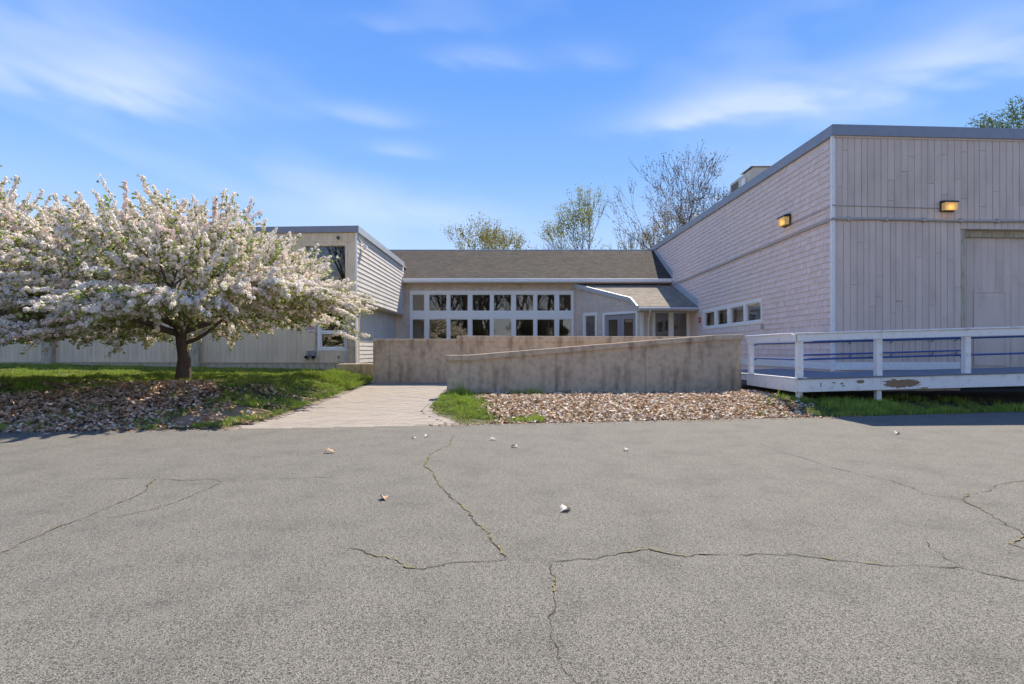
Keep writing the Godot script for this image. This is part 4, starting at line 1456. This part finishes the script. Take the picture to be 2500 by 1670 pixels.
func tuft_mesh(blades: int, r: float) -> ArrayMesh:
	var mb := MB.new()
	for k in blades:
		var a := rng.randf() * TAU
		var p := Vector3(rng.randf_range(-r, r), 0, rng.randf_range(-r, r))
		var out := Vector3(cos(a), 0, sin(a))
		var h := rng.randf_range(0.6, 1.0)
		var lean := rng.randf_range(0.1, 0.75)
		var w := out.cross(Vector3.UP) * 0.055
		var m := p + Vector3.UP * h * 0.55 + out * lean * 0.25
		var e := p + Vector3.UP * h * (1.0 - lean * 0.35) + out * lean * 0.7
		var s := rng.randf_range(0.75, 1.15)
		var col := Color(s, s, s * 0.9)
		mb.quad(p - w, p + w, m + w * 0.8, m - w * 0.8, col)
		mb.tri(m - w * 0.8, m + w * 0.8, e, col)
	return mb.mesh()

func blossom_mesh() -> ArrayMesh:
	# a ball of small five-petalled flowers, one unit across
	var mb := MB.new()
	for k in 9:
		var y := 1.0 - 2.0 * (k + 0.5) / 9.0
		var a := k * 2.39996 + 0.4
		var n := Vector3(cos(a) * sqrt(1 - y * y), y, sin(a) * sqrt(1 - y * y))
		n = (n + Vector3(rng.randf_range(-0.2, 0.2), 0.15, rng.randf_range(-0.2, 0.2))).normalized()
		var c := n * rng.randf_range(0.26, 0.38)
		var s := n.cross(Vector3(0.3, 0.9, 0.2)).normalized()
		var u := n.cross(s)
		var turn := rng.randf() * TAU
		for p in 5:
			var b := turn + TAU * p / 5
			var d := s * cos(b) + u * sin(b)
			var w := n.cross(d) * 0.105
			var col := Color(1, 1, 1).lerp(Color(1.0, 0.9, 0.9), rng.randf() * 0.6)
			mb.quad(c, c + d * 0.15 - w + n * 0.04, c + d * 0.27 + n * 0.09, c + d * 0.15 + w + n * 0.04, col)
		mb.tri(c + s * 0.04 + n * 0.03, c - s * 0.03 + u * 0.035 + n * 0.03, c - s * 0.03 - u * 0.035 + n * 0.03, Color(0.8, 0.75, 0.3))
	return mb.mesh()

func curve(a: Vector3, b: Vector3, c: Vector3, n: int, wob := 0.0) -> PackedVector3Array:
	var p := PackedVector3Array()
	for k in n + 1:
		var t := float(k) / n
		var q := a.lerp(b, t).lerp(b.lerp(c, t), t)
		if k > 0 and k < n and wob > 0:
			q += Vector3(rng.randf_range(-wob, wob), rng.randf_range(-wob, wob), rng.randf_range(-wob, wob))
		p.append(q)
	return p

func taper(n: int, a: float, b: float) -> PackedFloat32Array:
	var p := PackedFloat32Array()
	for k in n + 1: p.append(lerpf(a, b, float(k) / n))
	return p

func crabapple(label: String, base: Vector3, reach: float, crown_top: float, shoots: int, seed_: int) -> void:
	var t := thing("crabapple_tree", base, label, "tree", "flowering crabapples in front of the tan building")
	rng.seed = seed_
	var nz := noise_of(seed_, 0.9, 2)
	var mb := MB.new()
	# trunk with a flared foot and a low fork
	var fork := base + Vector3(-0.06, 1.42, 0.03)
	var tp := PackedVector3Array([base + Vector3(0.02, -0.25, 0), base + Vector3(0.01, 0.0, 0), base + Vector3(0.0, 0.18, 0.0), base + Vector3(0.03, 0.55, 0.0), base + Vector3(-0.03, 0.95, 0.01), fork])
	mb.tube(tp, PackedFloat32Array([0.27, 0.205, 0.165, 0.142, 0.134, 0.13]), 14)
	for k in 5:   # ribs of the trunk
		var a := TAU * k / 5 + 0.3
		var o := Vector3(cos(a), 0, sin(a)) * 0.09
		mb.tube(PackedVector3Array([base + o * 2.4 + Vector3(0, -0.2, 0), base + o * 1.3 + Vector3(0.01, 0.2, 0), base + o * 0.95 + Vector3(0.02, 0.6, 0), fork + o * 0.6]), PackedFloat32Array([0.085, 0.075, 0.066, 0.055]), 8)
	part("trunk", mb, M.bark, t)
	mb = MB.new()
	var nodes := PackedVector3Array()
	var center := base + Vector3(0, 1.65, -0.5)
	var rise := crown_top - center.y
	for k in 11:
		var az := TAU * k / 11.0 + rng.randf_range(-0.2, 0.2)
		var el: float = [0.12, 0.75, 0.35, 1.1, 0.2, 0.6, 0.3, 0.9, 0.15, 0.5, 0.8][k]
		if cos(az) > 0.3: el = maxf(el, 0.42)
		var f := rng.randf_range(0.72, 0.88)
		var e := center + Vector3(cos(az) * cos(el) * reach * f, sin(el) * rise * f, sin(az) * cos(el) * reach * f)
		var start := fork + Vector3(0, rng.randf_range(-0.3, 0.0), 0)
		var mid := start.lerp(e, 0.5) + Vector3(0, rng.randf_range(0.1, 0.5), 0)
		var p := curve(start, mid, e, 9, 0.05)
		mb.tube(p, taper(9, rng.randf_range(0.065, 0.095), 0.018), 7)
		for q in range(2, 10):
			nodes.append(p[q])
		for q in range(3, 9):   # side limbs
			var od := Vector3(rng.randf_range(-1, 1), rng.randf_range(-0.2, 0.6), rng.randf_range(-1, 1)).normalized()
			var e2 := p[q] + (od + (e - start).normalized() * 0.8).normalized() * rng.randf_range(0.6, 1.3)
			if e2.y < base.y + 1.5: e2.y = base.y + 1.5
			var p2 := curve(p[q], p[q].lerp(e2, 0.5) + Vector3(0, 0.12, 0), e2, 5, 0.03)
			mb.tube(p2, taper(5, 0.03, 0.01), 5)
			for z in range(2, 6): nodes.append(p2[z])
	# the low branch to one side of the trunk
	var lb := curve(base + Vector3(0.08, 1.02, 0), base + Vector3(0.5, 1.05, 0.1), base + Vector3(1.3, 1.75, 0.25), 6)
	mb.tube(lb, taper(6, 0.06, 0.03), 8)
	var starts := []
	var flowers: Array[Transform3D] = []
	var fcol := PackedColorArray()
	var leaves: Array[Transform3D] = []
	var lcol := PackedColorArray()
	for k in shoots:
		var az := rng.randf() * TAU
		var se := rng.randf_range(-0.30, 1.0) if k > shoots / 7 else rng.randf_range(-0.22, 0.12)
		var el := asin(se)
		var lump := 1.0 + 0.20 * nz.get_noise_3d(cos(az) * 2.0, se * 2.4, sin(az) * 2.0)
		var f := (1.0 - 0.48 * pow(rng.randf(), 1.5)) * lump
		var p := center + Vector3(cos(az) * cos(el) * reach * f, (se * rise * (1.0 - 0.30 * smoothstep(0.05, 1.0, cos(az) * cos(el))) if se > 0 else se * 2.9) * f, sin(az) * cos(el) * reach * f * 0.9)
		if p.x > base.x: p.x = base.x + (p.x - base.x) * 0.9
		var dx := p.x - base.x
		var low := base.y + 1.45
		if dx < -0.5 and dx > -2.9: low = base.y + 1.2 - 0.3 * maxf(0.0, nz.get_noise_2d(az * 3.0, 7.0))
		elif dx < -2.9: low = base.y + 1.3
		elif dx > 3.7: low = base.y + 1.15
		elif dx > 2.1: low = base.y + 2.1
		elif dx > 0.6: low = base.y + 1.75
		if k < shoots / 11:   # sprays hanging before the fork
			az = rng.randf_range(0.12, 0.88) * PI
			f = rng.randf_range(0.15, 0.85)
			se = 0.0
			p = center + Vector3(cos(az) * reach * 0.75 * f, 0, sin(az) * reach * 0.8 * f)
			p.y = base.y + rng.randf_range(1.6, 2.3)
			low = p.y
		if p.y < low: p.y = low + rng.randf() * 0.3
		var out := Vector3(cos(az), 0, sin(az))
		var dir := (out * (1.0 - 0.55 * maxf(se, 0.0)) + Vector3(0, -0.10 + 0.7 * maxf(se, 0.0), 0) + Vector3(rng.randf_range(-0.5, 0.5), rng.randf_range(-0.22, 0.3), rng.randf_range(-0.5, 0.5))).normalized()
		var ln := rng.randf_range(0.4, 0.95)
		var long := false
		if se > 0.35 and f > 0.8 and rng.randf() < 0.14:   # long upright shoots on top
			dir = (dir * 0.7 + Vector3(rng.randf_range(-0.5, 0.5), 0.9, rng.randf_range(-0.5, 0.5))).normalized()
			ln = rng.randf_range(0.6, 1.15)
			long = true
		var tip := p + dir * ln + Vector3(0, -0.16 * ln if se < 0.3 else 0.04, 0)
		starts.append([p.distance_squared_to(fork), p])
		var sp := curve(p, p.lerp(tip, 0.5) + Vector3(rng.randf_range(-0.08, 0.08), 0.06, rng.randf_range(-0.08, 0.08)), tip, 4)
		mb.tube(sp, taper(4, 0.008, 0.003), 3)
		var bloom := 0.93 if f > 0.78 else 0.6
		if rng.randf() < (0.16 if f > 0.8 else 0.42): bloom = 0.1   # a leafy shoot
		var n := int(ln / (0.05 if long else 0.028))
		var lush := rng.randf_range(0.6, 1.15) * (0.5 if long else 1.0)
		var pink := maxf(0.0, rng.randf() - 0.78) * 2.2
		for q in n:
			var s := (q + rng.randf()) / n
			var pos := sp[0].lerp(sp[4], s) + (sp[2] - sp[0].lerp(sp[4], 0.5)) * (1.0 - absf(2 * s - 1))
			var wide := lerpf(0.085, 0.03, s) * lush
			pos += Vector3(rng.randf_range(-1, 1), rng.randf_range(-0.5, 1.0), rng.randf_range(-1, 1)) * wide
			var size := rng.randf_range(0.085, 0.145) * lerpf(1.0, 0.7, s)
			var bs := Basis.from_euler(Vector3(rng.randf_range(-0.5, 0.5), rng.randf() * TAU, rng.randf_range(-0.5, 0.5))).scaled(Vector3.ONE * size)
			if rng.randf() < bloom:
				flowers.append(Transform3D(bs, pos))
				var g := rng.randf_range(0.86, 0.95)
				fcol.append(Color(g, g * lerpf(0.96, 0.76, pink), g * lerpf(0.88, 0.74, pink)))
			if rng.randf() < (0.55 if bloom > 0.5 else 1.0):
				var lb2 := Basis.from_euler(Vector3(rng.randf_range(-1.2, 1.2), rng.randf() * TAU, rng.randf_range(-1.2, 1.2))).scaled(Vector3.ONE * rng.randf_range(0.065, 0.12))
				leaves.append(Transform3D(lb2, pos + Vector3(rng.randf_range(-0.07, 0.07), rng.randf_range(-0.10, 0.03), rng.randf_range(-0.07, 0.07))))
				var m := rng.randf_range(0.7, 1.25)
				lcol.append(Color(0.25 * m, 0.31 * m, 0.06 * m))
	# join every shoot to the nearest wood that lies further in
	starts.sort()
	for s in starts:
		var p: Vector3 = s[1]
		var best := nodes[0]
		var bd := INF
		for q in nodes:
			var dd := q.distance_squared_to(p)
			if dd < bd and q.distance_squared_to(fork) < s[0] + 0.02:
				bd = dd
				best = q
		if bd > 0.004:
			var w := curve(best, best.lerp(p, 0.5) + Vector3(0, 0.05, 0) + Vector3(rng.randf_range(-0.06, 0.06), rng.randf_range(-0.04, 0.06), rng.randf_range(-0.06, 0.06)), p, 4, 0.015)
			mb.tube(w, taper(4, 0.012, 0.006), 4)
			for q in range(2, 5): nodes.append(w[q])
	part("branches", mb, M.twig, t)
	scatter("blossom", flower_m, M.petal, t, flowers, fcol)
	scatter("leaves", small_leaf, M.leaf, t, leaves, lcol)

func bare_tree(label: String, base: Vector3, height: float, r0: float, spread: float, seed_: int, levels: int, leaf_n: int, tint: Color, lopsided := 0.0, group := "bare trees beyond the roofs") -> Node3D:
	var t := thing("tree", base, label, "tree", group)
	rng.seed = seed_
	var mb := MB.new()
	var mt := MB.new()
	var todo := [[base - Vector3(0, 0.4, 0), Vector3(rng.randf_range(-0.05, 0.05), 1, rng.randf_range(-0.05, 0.05)).normalized(), height * 0.3, r0, 0]]
	var tips := PackedVector3Array()
	while todo.size():
		var b: Array = todo.pop_back()
		var p: Vector3 = b[0]
		var dir: Vector3 = b[1]
		var ln: float = b[2]
		var r: float = b[3]
		var lv: int = b[4]
		var segs := 4 if lv < 4 else 3
		var pts := PackedVector3Array([p])
		var d := dir
		for k in segs:
			d = (d + Vector3(rng.randf_range(-0.14, 0.14), rng.randf_range(-0.03, 0.12), rng.randf_range(-0.14, 0.14))).normalized()
			p += d * ln / segs
			pts.append(p)
		var thin := r * (0.72 if lv < levels else 0.4)
		(mb if lv < 3 else mt).tube(pts, taper(segs, maxf(r, 0.016), maxf(thin, 0.009)), 8 if lv < 2 else (5 if lv < 4 else 3))
		if lv >= levels - 2:
			for q in pts: tips.append(q)
		if lv >= levels: continue
		var n := 3 if lv < 3 else (2 if rng.randf() < 0.5 else 3)
		var turn := rng.randf() * TAU
		for k in n:
			var a := turn + TAU * k / n + rng.randf_range(-0.4, 0.4)
			var s := d.cross(Vector3(0.4, 0.1, 0.9)).normalized()
			var u := d.cross(s)
			var ang := spread * rng.randf_range(0.45, 1.1)
			var nd := (d * cos(ang) + (s * cos(a) + u * sin(a)) * sin(ang) + Vector3(0, 0.10, 0)).normalized()
			todo.append([p, nd, ln * rng.randf_range(0.66, 0.86), thin * rng.randf_range(0.62, 0.85), lv + 1])
		if lv >= 1:
			for k in 2:
				var q := pts[1 + rng.randi() % (segs - 1)]
				var a := rng.randf() * TAU
				var nd := (d * 0.5 + Vector3(cos(a), 0.25, sin(a)) * 0.8).normalized()
				if lv + 2 <= levels:
					todo.append([q, nd, ln * rng.randf_range(0.4, 0.6), thin * 0.5, lv + 2])
	part("trunk", mb, M.far_bark, t)
	if mt.v.size(): part("twigs", mt, M.far_bark, t)
	if leaf_n > 0:
		var where: Array[Transform3D] = []
		var cols := PackedColorArray()
		var top_y := 0.0
		for q in tips: top_y = maxf(top_y, q.y)
		var k := 0
		while where.size() < leaf_n and k < leaf_n * 6:
			k += 1
			var q := tips[rng.randi() % tips.size()]
			if lopsided != 0.0:
				var keep := clampf(0.5 - lopsided * (q.x - base.x) * 0.3, 0.02, 1.0) * smoothstep(base.y + height * 0.55, top_y, q.y)
				if rng.randf() > keep: continue
			q += Vector3(rng.randf_range(-1, 1), rng.randf_range(-1, 1), rng.randf_range(-1, 1)) * 0.3
			where.append(Transform3D(Basis.from_euler(Vector3(rng.randf_range(-1.5, 1.5), rng.randf() * TAU, rng.randf_range(-1.5, 1.5))).scaled(Vector3.ONE * rng.randf_range(0.08, 0.2)), q))
			var m := rng.randf_range(0.65, 1.25)
			cols.append(Color(tint.r * m, tint.g * m, tint.b * m))
		scatter("leaves", small_leaf, M.leaf, t, where, cols)
	return t

var flower_m: ArrayMesh
var small_leaf: ArrayMesh

func build_trees() -> void:
	flower_m = blossom_mesh()
	small_leaf = leaf_mesh(false)
	crabapple("white flowering crabapple with thick dark trunk in the leaf-strewn lawn", Vector3(-8.42, ground_h(-8.42, 14.6) - 0.02, -14.6), 4.35, 4.75, 2000, 101)
	crabapple("white flowering crabapple reaching in from outside the picture edge", Vector3(-13.7, ground_h(-13.7, 12.9) - 0.02, -12.9), 4.2, 5.45, 1800, 202)
	var g := 0.3
	bare_tree("round olive-budded tree rising behind the ridge of the dark roof", Vector3(-2.2, g, -56), 14.6, 0.18, 0.44, 11, 5, 9500, Color(0.31, 0.28, 0.075))
	bare_tree("slender tree with yellow-green leaf clump behind the dark roof", Vector3(8.6, g, -55), 16.4, 0.18, 0.36, 12, 5, 3600, Color(0.34, 0.35, 0.06), 1.0)
	bare_tree("thin twiggy tree between the leafy tree and the big bare one", Vector3(12.4, g, -57), 13.6, 0.13, 0.36, 13, 5, 900, Color(0.32, 0.28, 0.09))
	bare_tree("wide spreading bare tree standing behind the hall roof edge", Vector3(15.4, g, -54), 17.2, 0.28, 0.46, 14, 6, 4200, Color(0.16, 0.12, 0.06))
	bare_tree("low budding tree peeping over where roof meets hall", Vector3(15.4, g, -50), 12.8, 0.14, 0.44, 15, 5, 4500, Color(0.30, 0.22, 0.09))
	bare_tree("low bare sapling just showing above the dark roof ridge", Vector3(4.6, g, -58), 11.8, 0.10, 0.42, 16, 5, 0, Color.WHITE)
	bare_tree("leafy green tree showing above the grey hall roof corner", Vector3(41.0, g, -45), 20.6, 0.35, 0.45, 17, 6, 70000, Color(0.095, 0.15, 0.03))
	# trees on the far side of the road, which the window row mirrors
	var across := "trees across the road behind the viewer"
	var proto := bare_tree("tall bare tree across the road mirrored in the window row", Vector3(-3.5, 0, 17), 16.0, 0.32, 0.42, 31, 6, 900, Color(0.14, 0.12, 0.05), 0.0, across)
	for s in [[-12.0, 19.0, 1.1, 1.0], [4.5, 20.0, 2.3, 1.1], [-8.0, 27.0, 3.0, 1.15], [10.0, 24.0, 4.2, 0.95], [-17.0, 25.0, 5.1, 1.05], [13.0, 38.0, 1.9, 1.2], [0.8, 31.0, 0.4, 1.2], [-10.0, 35.0, 0.9, 1.25], [7.0, 33.0, 2.9, 1.15], [-4.0, 40.0, 5.6, 1.3], [3.0, 46.0, 1.3, 1.4], [-13.0, 45.0, 4.0, 1.4], [-7.5, 50.0, 2.6, 1.5], [9.0, 48.0, 3.8, 1.5], [-21.0, 18.0, 2.0, 1.0], [-25.0, 22.0, 3.3, 1.1], [-19.5, 27.0, 0.2, 1.2]]:
		var o: Node3D = proto.duplicate()
		o.name = numbered("tree")
		add_child(o, true)
		o.position = Vector3(s[0], 0, s[1])
		o.rotation.y = s[2]
		o.scale = Vector3.ONE * s[3]
	var ev := bare_tree("dense evergreen bush across the road mirrored in the window row", Vector3(6.5, 0, 27), 6.5, 0.16, 0.6, 32, 5, 9000, Color(0.05, 0.075, 0.025), 0.0, across)
	for s in [[-5.5, 31.0, 1.4, 1.0], [-14.5, 30.0, 2.9, 1.2], [12.5, 31.0, 4.4, 1.15], [-19.0, 40.0, 3.6, 1.4], [1.5, 44.0, 4.9, 1.3], [-10.0, 46.0, 0.3, 1.5], [6.0, 50.0, 2.0, 1.6]]:
		var o: Node3D = ev.duplicate()
		o.name = numbered("tree")
		add_child(o, true)
		o.position = Vector3(s[0], 0, s[1])
		o.rotation.y = s[2]
		o.scale = Vector3.ONE * s[3]

func build_litter() -> void:
	rng.seed = 77
	var oak := leaf_mesh(true)
	var tones := [Color(0.50, 0.38, 0.27), Color(0.64, 0.54, 0.42), Color(0.76, 0.69, 0.58), Color(0.40, 0.27, 0.17), Color(0.26, 0.15, 0.08), Color(0.36, 0.18, 0.09), Color(0.52, 0.42, 0.31)]
	var rag := noise_of(78, 0.8, 3)
	var beds := [[-22.0, -4.9, 9.0, 16.0, 42000], [-1.6, 7.4, 10.6, 15.6, 22000]]
	for k in 2:
		var where: Array[Transform3D] = []
		var cols := PackedColorArray()
		var b: Array = beds[k]
		for q in b[4]:
			var x := rng.randf_range(b[0], b[1])
			var d := rng.randf_range(b[2], b[3])
			var l := litter(x, d)
			if k == 1 and d > 15.12 + (x + 1.78) * 0.122: continue
			if rng.randf() > l * l * 0.95 + rag.get_noise_2d(x, d) * 1.1 * smoothstep(0.0, 0.5, l) * (1.0 - 0.55 * l) + (0.02 if l > 0.0 else 0.0): continue
			var heap := 0.10 * l * rng.randf() * (1.0 if k == 1 else 0.7) * smoothstep(0.0, 0.8, d - edge_d(x))
			var bs := Basis.from_euler(Vector3(rng.randf_range(-0.45, 0.45), rng.randf() * TAU, rng.randf_range(-0.45, 0.45))).scaled(Vector3(1, rng.randf_range(0.4, 1.5), rng.randf_range(0.6, 1.0)) * rng.randf_range(0.07, 0.145))
			where.append(Transform3D(bs, Vector3(x, ground_h(x, d, false) + 0.012 + heap, -d)))
			var c: Color = tones[rng.randi() % 7]
			if k == 0: c = c.lerp(Color(0.42, 0.25, 0.15), 0.45) * 1.25
			cols.append(c * rng.randf_range(0.8, 1.15))
		for q in [420, 620][k]:   # crumbs blown on to the road's edge
			var x := rng.randf_range(b[0] + 8.0 if k == 0 else b[0], b[1])
			var d := edge_d(x) - 0.32 * pow(rng.randf(), 2.2) + 0.02
			where.append(Transform3D(Basis.from_euler(Vector3(rng.randf_range(-0.2, 0.2), rng.randf() * TAU, rng.randf_range(-0.2, 0.2))).scaled(Vector3.ONE * rng.randf_range(0.02, 0.075)), Vector3(x, 0.008, -d)))
			cols.append(tones[[0, 3, 5, 4][rng.randi() % 4]] * rng.randf_range(0.8, 1.1))
		var o := scatter(numbered("fallen_leaves"), oak, M.dead_leaf, self, where, cols)
		o.set_meta("label", ["brown fallen leaves matted under the flowering crabapple", "pale dry fallen leaves heaped before the sloping concrete wall"][k])
		o.set_meta("category", "leaves")
	# single leaves on the road
	var spots := [[-2.51, 7.809, 0.3, "tan oak leaf lying alone on the road in front of the path", "leaf_tan", 1.3],
		[-1.223, 5.385, 2.0, "orange-tan oak leaf lying flat on open asphalt", "leaf_tan", 1.0],
		[0.45, 5.0, 0.9, "curled pale leaf casting a small shadow mid-road", "leaf_pale", 1.1],
		[1.56, 8.0, 1.4, "pale upturned leaf in front of the heaped leaf bed", "leaf_pale", 1.0],
		[0.0, 8.27, 2.6, "flat pale leaf near the front of the leaf bed", "leaf_pale", 0.9],
		[-0.331, 8.909, 0.2, "small pale leaf at the road edge beside the mossy crack", "leaf_pale", 0.9],
		[-1.407, 9.245, 1.0, "bleached leaf at the foot of the brick path", "leaf_pale", 0.8],
		[-1.588, 9.074, 2.2, "thin bleached leaf near the middle of the path mouth", "leaf_pale", 0.7],
		[6.385, 9.561, 0.5, "lone pale leaf beside the hall shadow on the road", "leaf_pale", 1.1]]
	for s in spots:
		var o := thing("fallen_leaf", Vector3(s[0], 0.0, -s[1]), s[3], "leaf", "single dead leaves on the road")
		piece("blade", oak, M[s[4]], o, Transform3D(Basis.from_euler(Vector3(0.15, s[2], 0.1)).scaled(Vector3(0.13, 0.17, 0.12) * s[5]), Vector3(s[0], 0.016, -s[1])))
		var mb := MB.new()
		var a := Vector3(cos(s[2]), 0, -sin(s[2]))
		mb.tube(PackedVector3Array([Vector3(s[0], 0.014, -s[1]) - a * 0.06, Vector3(s[0], 0.008, -s[1]) - a * 0.10]), PackedFloat32Array([0.002, 0.0015]), 4)
		part("stalk", mb, M[s[4]], o)

func build_grass() -> void:
	rng.seed = 55
	var tuft := tuft_mesh(9, 0.5)
	var where: Array[Transform3D] = []
	var cols := PackedColorArray()
	var nz := noise_of(56, 0.7, 3)
	var zones := [[-22.0, -4.72, 9.5, 22.9, 62000, 0.055, 0.10], [-2.0, 0.6, 10.9, 15.4, 7000, 0.06, 0.12], [5.2, 16.0, 11.8, 14.2, 17000, 0.06, 0.13], [-6.6, -4.75, 17.0, 21.0, 3000, 0.10, 0.22], [-1.75, 1.4, 14.6, 15.3, 900, 0.12, 0.26]]
	for z in zones:
		for k in z[4]:
			var x := rng.randf_range(z[0], z[1])
			var d := rng.randf_range(z[2], z[3])
			if d < edge_d(x) + 0.04: continue
			if x > path_left(d) - 0.02 and x < path_right(d) + 0.02: continue
			if x > -1.8 and x < 7 and d > 15.12 + (x + 1.78) * 0.122: continue
			if x > -6.35 and d > 20.4 and x < 0: continue
			var l := litter(x, d)
			var n := nz.get_noise_2d(x, d)
			if rng.randf() < l * 1.05 - n * 0.5 - 0.12 and l > 0.05: continue
			if rng.randf() < 0.35 - n * 1.4: continue
			if rng.randf() < sand(x, d) * 0.97: continue
			if x > 5.0 and d > 13.5 and rng.randf() < 0.8: continue
			var h := rng.randf_range(z[5], z[6]) * (1.0 + n * 0.9) * (1.7 if rng.randf() < 0.06 else 1.0)
			var bs := Basis(Vector3.UP, rng.randf() * TAU).scaled(Vector3(0.10, h, 0.10))
			where.append(Transform3D(bs, Vector3(x, ground_h(x, d, false) - 0.004, -d)))
			var s := rng.randf_range(0.65, 1.25) * (1.0 + n * 0.5)
			var dry := maxf(0.0, rng.randf() - 0.72 - n * 0.3) * 2.4
			var c := Color(0.22, 0.34, 0.045).lerp(Color(0.42, 0.44, 0.09), rng.randf() * 0.45).lerp(Color(0.36, 0.30, 0.14), dry)
			cols.append(Color(c.r * s, c.g * s, c.b * s))
	scatter("grass", tuft, M.grass_blade, self, where, cols)

# ------------------------------------------------------------------ the scene
func _ready() -> void:
	rng.seed = 1
	# camera: level, its lens shifted up a little
	var cam := Camera3D.new()
	cam.name = "camera"
	cam.position = Vector3(0, EYE, 0)
	cam.projection = Camera3D.PROJECTION_FRUSTUM
	cam.near = 0.1
	cam.far = 900.0
	cam.size = 0.1 * 1670.0 / 1400.0
	cam.frustum_offset = Vector2(-5.0, 20.0) * 0.1 / 1400.0
	add_child(cam)
	cam.current = true
	var env := Environment.new()
	env.background_mode = Environment.BG_SKY
	env.tonemap_mode = Environment.TONE_MAPPER_LINEAR
	env.tonemap_exposure = 2.45
	env.sdfgi_enabled = true
	env.ssao_enabled = true
	env.ssil_enabled = true
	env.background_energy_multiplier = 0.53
	var sm := PanoramaSkyMaterial.new()
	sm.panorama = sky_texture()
	var sky := Sky.new()
	sky.sky_material = sm
	env.sky = sky
	var we := WorldEnvironment.new()
	we.name = "world"
	we.environment = env
	add_child(we)
	var sun := DirectionalLight3D.new()
	sun.name = "sun"
	sun.light_energy = 1.2
	sun.light_color = Color(1.0, 0.95, 0.86)
	sun.light_angular_distance = 0.5
	sun.shadow_enabled = true
	add_child(sun)
	sun.look_at_from_position(Vector3(2.28, 7.7, -5.45), Vector3.ZERO)   # from behind the hall, shadows fall towards the viewer
	make_materials()
	build_ground()
	build_path()
	build_hall()
	build_center()
	build_left()
	build_walls()
	build_ramp()
	build_roof_unit()
	build_trees()
	build_grass()
	build_litter()
